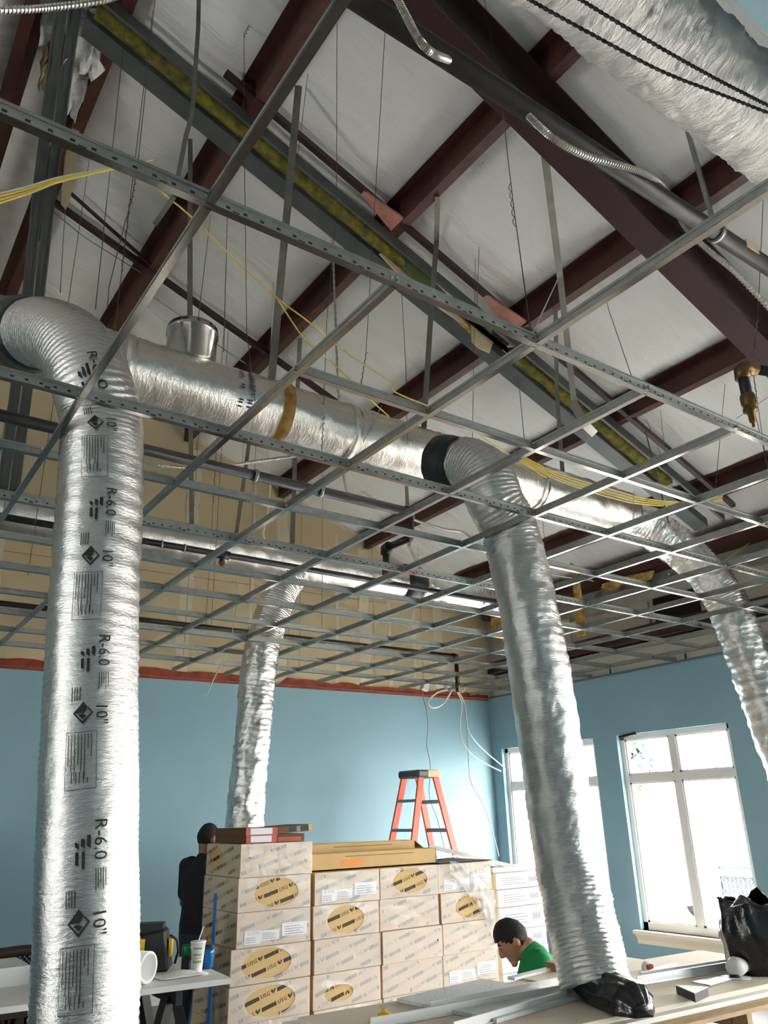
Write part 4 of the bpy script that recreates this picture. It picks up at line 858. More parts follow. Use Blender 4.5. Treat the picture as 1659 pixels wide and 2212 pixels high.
carton(2.74, CYF - .005, PZ0 + 5 * (BH + .003), 0, 0, side=(.2, .12, .13, .085), seed=4, hole=(.07, .13))
TOPR2 = PZ0 + 5 * (BH + .003)
e = empty('pallet', (3.95, 5.1, 0), 'wooden pallet under the wall of cartons', 'pallet')
for k in range(6): part(G().box((2.68, 4.78 + k * .12, .115), (5.22, 4.86 + k * .12, .138)), 'deck_board', 'pallet', e)
for x in (2.7, 3.9, 5.1): part(G().box((x, 4.78, 0), (x + .1, 5.46, .115)), 'stringer', 'pallet', e)
# loose film at the right end
g = G(); vs_ = []; fs_ = []; n = 18
for i in range(n + 1):
    for j in range(9):
        t = i / n; u = 972 + (1072 - 972) * t; v = 1860 + 85 * t * t + j * (4 + 8 * t)
        p = at(u, v, 'y', 4.72 + .05 * noise.noise((i * .7, j * .8, 3))); vs_.append(p)
for i in range(n):
    for j in range(8): fs_.append((i * 9 + j, i * 9 + j + 1, (i + 1) * 9 + j + 1, (i + 1) * 9 + j))
tag(G().add(vs_, fs_).build('loose_film', 'loose_film', None, True), 'loose sheet of clear film hanging off the right end cartons', 'plastic film')
# black edged lid of the right end carton
tag(G().box((4.6, 4.75, TOPR2 + .001), (5.2, 5.38, TOPR2 + .008)).build('black_sheet', 'dark_gap'), 'black edged sheet lying on the right end carton', 'sheet')
# long open cartons lying on the second row
def long_carton(x0, x1, y0, y1, z0, z1, lab, flap):
    e = empty('long_carton', (x0, y0, z0), lab, 'box', 'long open cartons'); t = .006
    part(G().box((x0, y0, z0), (x1, y0 + t, z1)), 'front_side', 'cardboard', e); part(G().box((x0, y1 - t, z0), (x1, y1, z1)), 'back_side', 'cardboard', e)
    part(G().box((x0, y0, z0), (x1, y1, z0 + t)), 'base', 'cardboard', e)
    part(G().box((x0 + .35, y0 - .0012, z1 - .03), (x1 - .25, y0, z1 - .024)), 'slit', 'cardboard_dark', e)
    part(G().box((x0 + .3, y0 - .0012, z0 + .02), (x0 + .52, y0, z0 + .07)), 'orange_stamp', 'orange_print', e)
    if flap: part(G().add([(x1, y0, z1), (x1 + .1, y0 - .01, z1 - .07), (x1 + .08, y1, z1 - .08), (x1, y1, z1)], [(0, 1, 2, 3)]), 'end_flap', 'cardboard_dark', e).modifiers.new('s', 'SOLIDIFY').thickness = .005
    else: part(G().box((x1 - t, y0, z0), (x1, y1, z1)), 'end', 'cardboard', e)
ZT = PZ0 + 5 * (BH + .003) - .0005
long_carton(3.37, 4.66, 4.87, 5.05, ZT + .003, ZT + .125, 'front one of the two long open cartons on the stack', False)
long_carton(3.40, 4.60, 5.10, 5.30, ZT + .003, ZT + .19, 'rear long open carton with a folded end flap', True)
# flat brown boxes on the left end
ZB = PZ0 + 6 * (BH + .003)
def flat_box(x0, x1, y0, y1, z0, z1, lab, rz=0, bars=False):
    e = empty('flat_box', (x0, y0, z0), lab, 'box', 'flat brown boxes on the cartons')
    part(G().box((x0, y0, z0), (x1, y1, z1)), 'body', 'brown_box', e)
    if not bars:
        w = x1 - x0
        part(G().box((x0, y0 - .002, z0), (x1 - .0, y0, z1)), 'red_tape', 'red_tape', e)
        part(G().box((x0 + w * .14, y0 - .004, z0 + .006), (x1 - .045, y0 - .002, z1 - .004)), 'label', 'label', e)
    else: part(G().box((x0 + .02, y0 - .002, z0), (x1 - .03, y0, z1 * .6 + z0 * .4)), 'red_tape', 'red_tape', e)
flat_box(2.80, 3.055, 4.80, 5.36, ZB, ZB + .053, 'lower flat brown box with a white label on the left end carton')
flat_box(2.795, 3.06, 4.80, 5.36, ZB + .054, ZB + .108, 'upper flat brown box with a white label on the left end carton')
flat_box(3.075, 3.33, 4.86, 5.28, ZB, ZB + .056, 'lower red banded brown box right of the labelled pair', bars=True)
e = empty('flat_box', (3.08, 4.82, ZB + .057), 'tilted brown box with black printing on the topmost right', 'box', 'flat brown boxes on the cartons')
M = Matrix.Translation((3.075, 4.82, ZB + .058)) @ Matrix.Rotation(-.05, 4, 'Y')
part(G().box((0, 0, 0), (.3, .42, .05), M), 'body', 'brown_box', e); part(G().box((.1, -.002, .008), (.27, 0, .045), M), 'black_panel', 'black_tool', e); part(G().box((.27, -.004, 0), (.3, .0, .05), M), 'torn_end', 'cardboard', e)
t = G()
for k in range(2): t.add([M @ Vector((p[0], -.003, p[1])) for p in txt('||||||', .016, .18, .017 + k * .018)[0]], text_mesh('||||||')[1])
part(t, 'barcode', 'label', e)
# white cartons to the right
rnd = random.Random(5); names = {}
def white_box(x0, x1, y0, y1, z0, z1, lab, prt):
    e = empty('white_carton', ((x0 + x1) / 2, (y0 + y1) / 2, z0), lab, 'box', 'stack of white cartons')
    b = part(G().box((x0, y0, z0), (x1, y1, z1)), 'body', 'white_box', e); b.modifiers.new('bev', 'BEVEL').width = .004
    t = G(); w = x1 - x0; h = z1 - z0
    if prt:
        for k in range(4): t.box((x0 + w * .12, y0 - .0008, z0 + h * .25 + k * h * .13), (x0 + w * (.62 - .1 * (k % 2)), y0, z0 + h * .28 + k * h * .13))
        for k in range(5): t.box((x0 + w * (.72 + .035 * k), y0 - .001, z0 + h * .35), (x0 + w * (.735 + .035 * k), y0, z0 + h * (.68 - .08 * (k % 2))))
        part(t, 'printing', 'label_print', e)['kind'] = 'stuff'
    part(G().box((x0, y0 - .0006, z1 - .004), (x1, y0, z1 - .001)), 'lid_seam', 'label_print', e)
z = 0.0
HS = [.19, .15, .19, .15, .19, .15, .14]
for k, h in enumerate(HS):
    white_box(5.42 + rnd.uniform(-.01, .01), 6.02 + rnd.uniform(-.01, .01), 4.96, 5.55, z, z + h - .003, 'white printed carton, number %s from the floor in the front stack by the window' % ['one', 'two', 'three', 'four', 'five', 'six', 'seven'][k], k != 2); z += h
ZW = z
z = 0.0
for k, h in enumerate([.2, .2, .2, .2, .2, .18]):
    white_box(5.27, 5.41, 5.02, 5.5, z, z + h - .003, 'narrow white carton, level %s, between the brown cartons and the white stack' % ['one', 'two', 'three', 'four', 'five', 'six'][k], k == 4); z += h
tag(G().box((5.43, 5.0, ZW + .001), (5.92, 5.4, ZW + .045)).build('ceiling_tile', 'white'), 'thick white tile on top of the white cartons', 'tile')
g = G(); n = 10
M = Matrix.Translation((5.46, 5.05, ZW + .056)) @ Matrix.Rotation(.12, 4, 'Y')
e = empty('brochure', (5.46, 5.05, ZW + .056), 'white and blue printed sheet lying on the white panel', 'paper'); part(G().box((0, 0, 0), (.42, .26, .012), M), 'sheet', 'white', e); part(G().box((.05, .04, .012), (.38, .22, .0135), M), 'blue_print', 'blue_print', e)
a = at(926, 1828, 'y', 5.25); b = at(1108, 1872, 'y', 5.0)
tag(G().bar(a, b, .035, .035).build('white_tee', 'white'), 'long white ceiling tee lying across the cartons in front of the ladder', 'tee')
tag(G().bar((4.66, 5.12, ZT + .02), (5.6, 5.5, ZT + .02), .05, .012).build('blue_strip', 'clear_sheet'), 'pale strip lying behind the white ceiling tee', 'strip')

# ================================================================== LADDER
lx, ly, H = 5.80, 6.55, 2.16
e = empty('stepladder', (lx, ly, 0), 'orange fibreglass stepladder with grey steps near the far wall', 'ladder')
def rail(x0, y0, x1, y1, nm):
    a, b = Vector((lx + x0, ly + y0, 0)), Vector((lx + x1, ly + y1, H - .06)); g = G().bar(a, b, .025, .075, up=(1, 0, 0)); 
    part(g, nm, 'orange_rail', e)
F0, F1, Rr0, Rr1 = -.62, -.10, .62, .10
wF0, wF1, wR0, wR1 = .30, .16, .27, .16
for s in (-1, 1): rail(F0, s * wF0, F1, s * wF1, 'front_rail'); rail(Rr0, s * wR0, Rr1, s * wR1, 'rear_rail')
for k in range(1, 7):
    z = k * .305; t = z / (H - .06); x = F0 + (F1 - F0) * t; w = wF0 + (wF1 - wF0) * t
    part(G().box((lx + x - .04, ly - w, z - .012), (lx + x + .05, ly + w, z + .018)), 'step', 'alu', e)
    x = Rr0 + (Rr1 - Rr0) * t; w = wR0 + (wR1 - wR0) * t
    part(G().box((lx + x - .02, ly - w, z - .03), (lx + x + .02, ly + w, z + .01)), 'rear_brace', 'alu', e)
part(G().box((lx - .17, ly - .2, H - .085), (lx + .15, ly + .2, H)), 'top_cap', 'ladder_cap', e).modifiers.new('b', 'BEVEL').width = .02
part(G().box((lx - .03, ly - .204, H - .08), (lx + .15, ly - .2, H - .005)), 'cap_plate', 'drywall', e)
for s in (-1, 1): part(G().bar((lx - .38, ly + s * .24, 1.05), (lx + .38, ly + s * .22, 1.05), .02, .006), 'spreader', 'alu', e)
part(G().bar((lx - .30, ly - .246, 1.0), (lx - .25, ly - .225, 1.28), .004, .045, up=(1, 0, 0)), 'warning_sticker', 'label', e)

# ================================================================== WORK TABLE IN FRONT
TZ = .85
def sawhorse(x, y, h, lab, m='wood', ax='y', L=.8, sp=.26, leg=.045):
    e = empty('sawhorse', (x, y, 0), lab, 'sawhorse', 'sawhorses')
    def P(a, b, z): return (x + a, y + b, z) if ax == 'y' else (x + b, y + a, z)
    part(G().bar(P(0, -L / 2, h - .045), P(0, L / 2, h - .045), .04, .088), 'top_rail', m, e)
    for sy in (-1, 1):
        for sx in (-1, 1): part(G().bar(P(sx * .02, sy * L * .36, h - .06), P(sx * sp, sy * L * .45, 0), leg, leg), 'leg', m, e)
        part(G().bar(P(-sp * .55, sy * L * .41, h * .42), P(sp * .55, sy * L * .41, h * .42), .02, .04), 'brace', m, e)
    return e
TA = -.055                                               # the sheets lie turned a little
def tm(z): return Matrix.Translation((1.98, 1.74, z)) @ Matrix.Rotation(TA, 4, 'Z')
sawhorse(2.55, 2.05, TZ - .062, 'wooden sawhorse under the left half of the work table'); sawhorse(3.9, 1.98, TZ - .062, 'wooden sawhorse under the right half of the work table')
def sheet(lo, hi, m, lab, z, r=0.0, dx=0, dy=0, name='board_sheet'):
    M = tm(z) @ Matrix.Translation((dx, dy, 0)) @ Matrix.Rotation(r, 4, 'Z'); o = G().box((lo[0], lo[1], 0), (hi[0], hi[1], hi[2]), M).build(name, m); tag(o, lab, 'board'); return o
sheet((-.1, -.13, 0), (2.9, .98, .018), 'wood', 'lowest plywood sheet of the work table with a pale front edge', TZ - .061)
sheet((-.05, -.04, 0), (2.84, .92, .02), 'board_white', 'middle white faced sheet of the work table', TZ - .042)
sheet((0, 0, 0), (2.78, .86, .0205), 'board_paper', 'top beige paper faced sheet of the work table', TZ - .021)
sheet((0, 0, 0), (.62, .62, .016), 'tile_white', 'white textured ceiling tile lying at the left of the table', TZ + .001, .18, .62, .22, 'ceiling_tile')
sheet((0, 0, 0), (.9, .5, .006), 'board_paper', 'brown paper sheet with ragged ends at the far side of the table', TZ + .001, .05, 1.35, .42, 'paper_sheet')
def tb_pt(u, v, dz=0.0): return at(u, v, 'z', TZ + dz)
def flat_tee(p, q, lab, m='tee_white', w=.03, h=.03):
    g = G(); a = tb_pt(*p, .002); b = tb_pt(*q, .002); g.bar(a + Vector((0, 0, .001)), b + Vector((0, 0, .001)), w, .0025); g.bar(a + Vector((0, 0, .017)), b + Vector((0, 0, .017)), .003, h)
    g.bar(a + Vector((0, 0, .034)), b + Vector((0, 0, .034)), .008, .01); tag(g.build('ceiling_tee', m), lab, 'tee', 'loose tees on the work table')
flat_tee((1378, 2128), (1640, 2085), 'bright tee right of the duct, front one'); flat_tee((1385, 2118), (1640, 2078), 'bright tee right of the duct, rear one')
flat_tee((930, 2185), (1222, 2128), 'pale tee left of the duct, rear one', 'white'); flat_tee((800, 2222), (1222, 2146), 'pale tee left of the duct, middle one', 'white'); flat_tee((980, 2232), (1225, 2160), 'pale tee left of the duct, front one', 'white')
# duct liner rests at the end of the duct; small things on the table
e = empty('cut_bracket', tb_pt(1497, 2150), 'small black and white triangular bracket on the beige sheet', 'bracket')
P = [tb_pt(1462, 2147, .0), tb_pt(1503, 2166, .0), tb_pt(1532, 2152, .0)]; up_ = Vector((0, 0, .035))
part(G().add([p for p in P] + [p + up_ for p in P], [(0, 2, 1), (3, 4, 5), (0, 1, 4, 3), (1, 2, 5, 4), (2, 0, 3, 5)]), 'body', 'black_tool', e)
part(G().add([p + up_ * 1.02 for p in P] + [p + up_ * 1.1 for p in P], [(0, 2, 1), (3, 4, 5), (0, 1, 4, 3), (1, 2, 5, 4), (2, 0, 3, 5)]), 'white_face', 'white', e)
P = [tb_pt(1495, 2122), tb_pt(1570, 2108), tb_pt(1590, 2114), tb_pt(1535, 2130)]
tag(G().add([p + Vector((0, 0, .001)) for p in P] + [p + Vector((0, 0, .005)) for p in P], [(3, 2, 1, 0), (4, 5, 6, 7), (0, 1, 5, 4), (1, 2, 6, 5), (2, 3, 7, 6), (3, 0, 4, 7)]).build('clear_wrapper', 'clear_sheet'), 'clear plastic wrapper lying beside the bright tees', 'plastic')
P = [tb_pt(1392, 2102), tb_pt(1460, 2084), tb_pt(1466, 2088), tb_pt(1398, 2108)]
tag(G().add([p + Vector((0, 0, .008)) for p in P] + [p + Vector((0, 0, .014)) for p in P], [(3, 2, 1, 0), (4, 5, 6, 7), (0, 1, 5, 4), (1, 2, 6, 5), (2, 3, 7, 6), (3, 0, 4, 7)]).build('white_strip', 'white'), 'white cut strip lying behind the duct end', 'strip')
p = tb_pt(1398, 2096, .008); e = empty('crumpled_wrapper', p, 'crumpled white and red wrapper behind the duct end', 'wrapper')
g = G().lathe([(.001, 0), (.03, .002), (.035, .02), (.02, .04), (.001, .045)], 9, p); g.v = [tuple(Vector(v) + Vector((.012 * noise.noise(Vector(v) * 60), .012 * noise.noise(Vector(v) * 50), 0))) for v in g.v]; part(g, 'paper', 'white', e); part(G().bar(p + Vector((-.03, -.03, .02)), p + Vector((.0, -.036, .025)), .02, .02), 'red_mark', 'red_tape', e)
a = tb_pt(1200, 2098); tag(G().box((a.x - .05, a.y - .06, TZ + .001), (a.x + .1, a.y + .02, TZ + .05)).build('wood_block', 'cardboard_dark'), 'brown cardboard block in front of the person in green', 'block')
g = G().bar(tb_pt(1104, 2114, .01), tb_pt(1200, 2090, .014), .05, .014); tag(g.build('red_white_strip', 'label'), 'red and white packing strip along the far table edge', 'strip')
p = tb_pt(830, 2196, .0); tag(G().lathe([(.001, 0), (.03, .001), (.03, .012), (.012, .02), (.012, .03), (.001, .031)], 12, p).build('yellow_marker', 'yellow_tool'), 'small yellow cap lying on the near left of the table', 'cap')
# cut-off tool
p = tb_pt(1592, 2112); e = empty('power_tool', p, 'grey hand tool with a round white head on the right of the table', 'tool')
q = tb_pt(1690, 2095); ax_ = (q - p).normalized(); hh = Vector((0, 0, .05))
part(G().tube([p + hh - ax_ * .04, p + hh, p + hh + ax_ * .02, p + hh + ax_ * .06], [.03, .048, .045, .034], 18), 'head', 'white_frame', e, True)
part(G().tube([p + hh + ax_ * .05, p + hh + ax_ * .12, p + hh + ax_ * .3], [.03, .034, .032], 18), 'body', 'grey_steel', e, True)
for k in range(3): part(G().tube([p + hh + ax_ * (.2 + .02 * k), p + hh + ax_ * (.208 + .02 * k)], .036, 18), 'grip_ring', 'black_tool', e, True)
part(G().tube([p + hh + Vector((-.01, 0, -.02)), p + Vector((-.015, 0, .0))], [.022, .026], 14), 'collet', 'black_tool', e, True)
part(G().lathe([(.001, .001), (.06, .001), (.06, .004), (.001, .004)], 24, p + Vector((0, -.01, 0))), 'guard_disc', 'white', e)
# black bag
bc = at(1655, 2098, 'z', TZ); e = empty('plastic_bag', (bc.x, bc.y, TZ), 'glossy black plastic bag standing open by the window', 'bag')
bx0 = Vector((bc.x, bc.y, TZ + .003)); g = G(); rows = []; n = 28; vs_ = []; fs_ = []
for i in range(15):
    t = i / 14; h = .34 * t; r = .15 + .04 * math.sin(t * 3) - .03 * t
    for k in range(n):
        a = 2 * PI * k / n; fold = .035 * noise.noise((math.cos(a) * 2.5, math.sin(a) * 2.5, t * 1.2)) + .022 * math.sin(a * 7 + t * 2) * t + .02 * noise.noise((math.cos(a) * 6, math.sin(a) * 6, t * 4))
        top = (.09 * noise.noise((math.cos(a) * 1.6 + 4, math.sin(a) * 1.6, 0))) * t * t
        vs_.append(bx0 + Vector((math.cos(a) * (r * 1.25 + fold) - .05 * t, math.sin(a) * (r + fold), h + top)))
for i in range(14):
    for k in range(n): fs_.append((i * n + k, i * n + (k + 1) % n, (i + 1) * n + (k + 1) % n, (i + 1) * n + k))
fs_.append(tuple(range(n - 1, -1, -1)))
part(G().add(vs_, fs_), 'bag_skin', 'black_plastic', e, True)
rim = [Vector(vs_[14 * n + k]) for k in range(n)]
part(G().tube(rim + [rim[0]], .006, 6), 'rim', 'black_plastic', e, True)
fl_ = G().add([rim[16], rim[19], rim[19] + Vector((-.10, .03, .02)), rim[17] + Vector((-.13, .02, -.03)), rim[16] + Vector((-.14, .03, -.08))], [(0, 1, 2, 3), (0, 3, 4)]); part(fl_, 'folded_flap', 'black_plastic', e).modifiers.new('s', 'SOLIDIFY').thickness = .004

# ================================================================== SIDE TABLE AT THE LEFT
SZ = .80
poly = [(2.33, 3.95), (2.41, 4.93), (.55, 5.1), (.45, 4.1)]
tag(G().prism(poly, SZ - .03, SZ).build('side_table_top', 'board_white'), 'paint stained white board on black sawhorses at the left', 'table top')
sawhorse(2.05, 4.48, SZ - .031, 'black folding sawhorse under the right end of the white board', 'dark_leg', 'y', .85, .24, .06); sawhorse(.95, 4.62, SZ - .031, 'black folding sawhorse hidden behind the wide printed duct', 'dark_leg', 'y', .85, .24, .06)
def sp_(u, v): return at(u, v, 'z', SZ)
p = sp_(425, 2100); e = empty('paper_cup', p, 'tall white printed paper cup with a straw', 'cup')
part(G().lathe([(.028, 0), (.031, .01), (.046, .165), (.049, .165), (.049, .172), (.044, .174)], 24, p), 'cup', 'white', e, True)
part(G().tube([p + Vector((0, 0, .17)), p + Vector((.03, 0, .25))], .004, 8), 'straw', 'white', e)
t = G(); fd = (CAM - p); fd.z = 0; fd.normalize(); sd = Vector((0, 0, 1)).cross(fd)
def cup_txt(n, z, h, g):                                 # a line of short blurred strokes
    v = []; f = []; out = []
    for k in range(n):
        x0 = (k - n / 2) * 1.0 + .1; i = len(v); v += [(x0, -.45 + .15 * (k % 2)), (x0 + .62, -.45), (x0 + .62, .45), (x0, .45 - .15 * (k % 3 == 1))]; f.append((i, i + 1, i + 2, i + 3))
    for x, y in v:
        zz = z + y * h; r = .031 + .0155 * zz / .165 + .0012; a = x * h / r; out.append(p + (fd * math.cos(a) + sd * math.sin(a)) * r + Vector((0, 0, zz)))
    g.add(out, f)
cup_txt(5, .135, .011, t); cup_txt(6, .100, .010, t); cup_txt(4, .060, .014, t); part(t, 'green_lettering', 'cup_green', e)['kind'] = 'stuff'
t = G(); cup_txt(6, .081, .010, t); part(t, 'yellow_lettering', 'cup_yellow', e)['kind'] = 'stuff'
p = sp_(401, 2098); e = empty('drink_can', p, 'green topped dark can left of the paper cup', 'can'); part(G().lathe([(.026, 0), (.03, .006), (.03, .09)], 20, p), 'lower_body', 'can_dark', e, True); part(G().lathe([(.03, .09), (.03, .135), (.024, .15), (.001, .15)], 20, p), 'upper_body', 'can_green', e, True)
p = sp_(447, 2092); e = empty('tumbler', p, 'blue metal tumbler right of the paper cup', 'tumbler'); part(G().lathe([(.03, 0), (.034, .01), (.042, .09), (.04, .12)], 22, p), 'body', 'tumbler_blue', e, True); part(G().lathe([(.041, .12), (.043, .13), (.001, .135)], 22, p), 'lid', 'can_dark', e, True)
# paper roll, rag, tool bag
a = sp_(318, 2126); dr = Vector((-.55, .83, 0)); up_ = Vector((0, 0, .085))
e = empty('paper_roll', a, 'roll of white paper with an open end beside the wide printed duct', 'paper roll')
n = 30; vs_ = []; fs_ = []
sdv = dr.cross(Vector((0, 0, 1)))
for q in (0, .55):
    for rr in (.085, .068):
        for k in range(n): an = 2 * PI * k / n; vs_.append(a + up_ + dr * q + (sdv * math.cos(an) + Vector((0, 0, 1)) * math.sin(an)) * rr)
for k in range(n):
    k2 = (k + 1) % n; fs_ += [(k, k2, 2 * n + k2, 2 * n + k), (n + k2, n + k, 3 * n + k, 3 * n + k2), (k2, k, n + k, n + k2), (2 * n + k, 2 * n + k2, 3 * n + k2, 3 * n + k)]
part(G().add(vs_, fs_), 'paper', 'white', e, True)
p = sp_(348, 2095); e = empty('tool_bag', p, 'black tool bag with yellow trim behind the paper roll', 'bag')
M = Matrix.Translation(p) @ Matrix.Rotation(-.5, 4, 'Z')
b = part(G().add([M @ Vector(v) for v in ((-.26, -.1, 0), (.06, -.1, 0), (.06, .12, 0), (-.26, .12, 0), (-.22, -.07, .2), (.02, -.07, .24), (.02, .09, .24), (-.22, .09, .2))], [(0, 3, 2, 1), (4, 5, 6, 7), (0, 1, 5, 4), (1, 2, 6, 5), (2, 3, 7, 6), (3, 0, 4, 7)]), 'body', 'black_tool', e); b.modifiers.new('b', 'BEVEL').width = .015
part(G().box((.045, -.06, .08), (.062, .03, .18), M), 'yellow_panel', 'yellow_tool', e); part(G().box((-.2, -.099, .12), (-.1, -.085, .19), M), 'yellow_trim', 'yellow_tool', e)
part(G().tube([M @ Vector(v) for v in ((.05, -.05, .2), (.09, -.02, .17), (.1, .0, .1), (.08, .02, .03))], .008, 8), 'strap', 'black_tool', e, True); part(G().box((-.2, -.05, .22), (.0, .07, .27), M), 'flap', 'black_tool', e)
g = G(); n = 9; vs_ = [];c0 = sp_(385, 2108)
for i in range(n):
    for j in range(n):
        x, y = (i / (n - 1) - .5), (j / (n - 1) - .5); vs_.append(c0 + Vector((x * .3, y * .22, 0.006 + .022 * max(0, 1 - 6 * (x * x + y * y)) * (1 + .3 * noise.noise((x * 8, y * 8, 0))) + .006 * abs(noise.noise((x * 9, y * 9, 2))))))
o = G().add(vs_, [(i * n + j, i * n + j + 1, (i + 1) * n + j + 1, (i + 1) * n + j) for i in range(n - 1) for j in range(n - 1)]).build('rag', 'board_white', None, True); o.modifiers.new('s', 'SOLIDIFY').thickness = .003; tag(o, 'pale crumpled rag between the tool bag and the can', 'rag')
tag(G().bar(at(466, 1930, 'y', 4.62), at(448, 2260, 'y', 4.55), .022, .022).build('blue_pole', 'blue_pole'), 'blue pole leaning against the end of the cartons', 'pole')
# wicker bench behind the board at the far left
e = empty('wicker_bench', (1.2, 5.6, 0), 'dark wicker bench with a lattice back at the left edge', 'bench')
rimp = [at(u, v, 'y', 5.6) for u, v in ((-120, 2075), (-40, 2064), (0, 2060), (40, 2054), (75, 2052), (140, 2052), (220, 2056))]
part(G().tube(spline(rimp, 30), .035, 10), 'top_rail', 'wicker', e, True)
x0, x1 = rimp[0].x, rimp[-1].x; zt = rimp[2].z - .02; g = G()
for k in range(34):
    x = x0 + (x1 - x0) * k / 33
    for s in (-1, 1): g.bar((x, 5.6, zt), (x + s * .12, 5.6, zt - .12), .012, .012)
g.bar((x0, 5.6, zt - .13), (x1, 5.6, zt - .13), .03, .03); g.bar((x0, 5.6, .5), (x1, 5.6, .5), .03, .03); part(g, 'lattice', 'wicker', e)['kind'] = 'stuff'
for k in range(26):
    x = x0 + (x1 - x0) * k / 25; part(G().add([(x - .035, 5.6, .5), (x + .035, 5.6, .5), (x + .018, 5.6, .28), (x - .018, 5.6, .28), (x - .035, 5.62, .5), (x + .035, 5.62, .5), (x + .018, 5.62, .28), (x - .018, 5.62, .28)], [(0, 3, 2, 1), (4, 5, 6, 7), (0, 1, 5, 4), (1, 2, 6, 5), (2, 3, 7, 6), (3, 0, 4, 7)]), 'slat', 'wicker', e)
for x in (x0, (x0 + x1) / 2, x1):
    for y in (5.6, 6.1): part(G().bar((x, y, 0), (x, y, .5), .05, .05), 'leg', 'wicker', e)
part(G().box((x0, 5.55, .46), (x1, 6.15, .5)), 'seat', 'wicker', e)
tag(G().box((.55, 4.62, SZ + .001), (1.33, 5.02, SZ + .1)).build('white_bundle', 'board_white'), 'thick white bundle on the board in front of the wicker bench', 'bundle')

# ================================================================== PEOPLE
def ellips(g, c, r, M=None, nu=16, nv=10):
    vs_ = [Vector((0, 0, -r[2]))]; 
    for j in range(1, nv):
        ph = -PI / 2 + PI * j / nv
        for i in range(nu): a = 2 * PI * i / nu; vs_.append(Vector((r[0] * math.cos(ph) * math.cos(a), r[1] * math.cos(ph) * math.sin(a), r[2] * math.sin(ph))))
    vs_.append(Vector((0, 0, r[2]))); fs = []
    for i in range(nu): fs.append((0, 1 + (i + 1) % nu, 1 + i)); fs.append((len(vs_) - 1, len(vs_) - 1 - nu + i, len(vs_) - 1 - nu + (i + 1) % nu))
    for j in range(nv - 2):
        for i in range(nu): fs.append((1 + j * nu + i, 1 + j * nu + (i + 1) % nu, 1 + (j + 1) * nu + (i + 1) % nu, 1 + (j + 1) * nu + i))
    return g.add([(M @ v if M else v) + Vector(c) for v in vs_], fs)
def limb(g, pts, rad, n=5):
    P = spline(pts, n * len(pts)); m = len(rad) - 1; R2 = []
    for k in range(len(P)): t = k / (len(P) - 1) * m; i = min(int(t), m - 1); R2.append(rad[i] + (rad[i + 1] - rad[i]) * (t - i))
    g.tube(P, R2, 14); ellips(g, pts[0], (rad[0],) * 3); ellips(g, pts[-1], (rad[-1],) * 3); return g
def remesh(o, v, smooth=3):
    m = o.modifiers.new('one_skin', 'REMESH'); m.mode = 'VOXEL'; m.voxel_size = v; m.use_smooth_shade = True
    s = o.modifiers.new('soft', 'SMOOTH'); s.iterations = smooth; s.factor = .5
def axes(f, up): f = Vector(f).normalized(); l = Vector(up).cross(f).normalized(); u = f.cross(l).normalized(); return Matrix((f, l, u)).transposed()
def head_shape(d, k=1.0):                                # unit direction (x face, y left, z up) -> surface point
    x, y, z = d; p = Vector((x * .098, y * .077, z * .118))
    if z < 0:
        q = -z; p.y *= 1 - .34 * q; p.x *= (1 - .12 * q) if x > 0 else (1 - .42 * q)
        if x > 0: p.x += .012 * q
    if x > .75 and abs(y) < .35: p.x -= .006 * (1 - abs(z))
    if x > 0 and .05 < z < .3: p.x += .004
    return p * k
def uvdirs(nu=28, nv=18):
    for j in range(nv + 1):
        ph = -PI / 2 + PI * j / nv
        for i in range(nu): a = 2 * PI * i / nu; yield (math.cos(ph) * math.cos(a), math.cos(ph) * math.sin(a), math.sin(ph))
def head(g, c, M):
    nu, nv = 28, 18; vs_ = [c + M @ head_shape(d) for d in uvdirs(nu, nv)]
    g.add(vs_, [(j * nu + i, j * nu + (i + 1) % nu, (j + 1) * nu + (i + 1) % nu, (j + 1) * nu + i) for j in range(nv) for i in range(nu)])
    g.tube([c + M @ Vector((.088, 0, .028)), c + M @ Vector((.108, 0, -.008)), c + M @ Vector((.114, 0, -.022)), c + M @ Vector((.095, 0, -.034))], [.008, .012, .016, .012], 8)
    for s in (-1, 1): ellips(g, c + M @ Vector((-.012, s * .078, -.012)), (.022, .011, .034), M)
    ellips(g, c + M @ Vector((.088, 0, -.062)), (.012, .026, .007), M); ellips(g, c + M @ Vector((.085, 0, -.074)), (.012, .022, .008), M); ellips(g, c + M @ Vector((.08, 0, -.1)), (.022, .026, .02), M)
    return g
def hair(e, c, M, low_back, m='hair', vol=1.08, top=0.0):
    nu, nv = 36, 22; D = list(uvdirs(nu, nv)); V = []; 
    for d in D:
        p = head_shape(d, vol + .03 * noise.noise((d[0] * 5, d[1] * 5, d[2] * 5)) + top * max(0, d[2])); V.append(c + M @ p)
    def keep(d):
        x, y, z = d; lim = .34 if x > .55 else (.34 - (.55 - x) * 1.0 if x > .1 else max(low_back, -.1 - (.1 - x) * .8))
        return z > lim
    F = [(j * nu + i, j * nu + (i + 1) % nu, (j + 1) * nu + (i + 1) % nu, (j + 1) * nu + i) for j in range(nv) for i in range(nu) if keep(D[j * nu + i]) and keep(D[(j + 1) * nu + i])]
    o = part(G().add(V, F), 'hair', m, e, True); s = o.modifiers.new('s', 'SOLIDIFY'); s.thickness = .014; s.offset = -1; return o
def face_bits(e, c, M):
    for s in (-1, 1):
        part(ellips(G(), c + M @ Vector((.083, s * .031, .012)), (.009, .012, .008), M, 10, 6), 'eye', 'dark_leg', e, True)
        part(G().tube([c + M @ Vector((.09, s * .016, .032)), c + M @ Vector((.086, s * .034, .037)), c + M @ Vector((.074, s * .05, .03))], [.004, .005, .003], 6), 'eyebrow', 'hair', e, True)
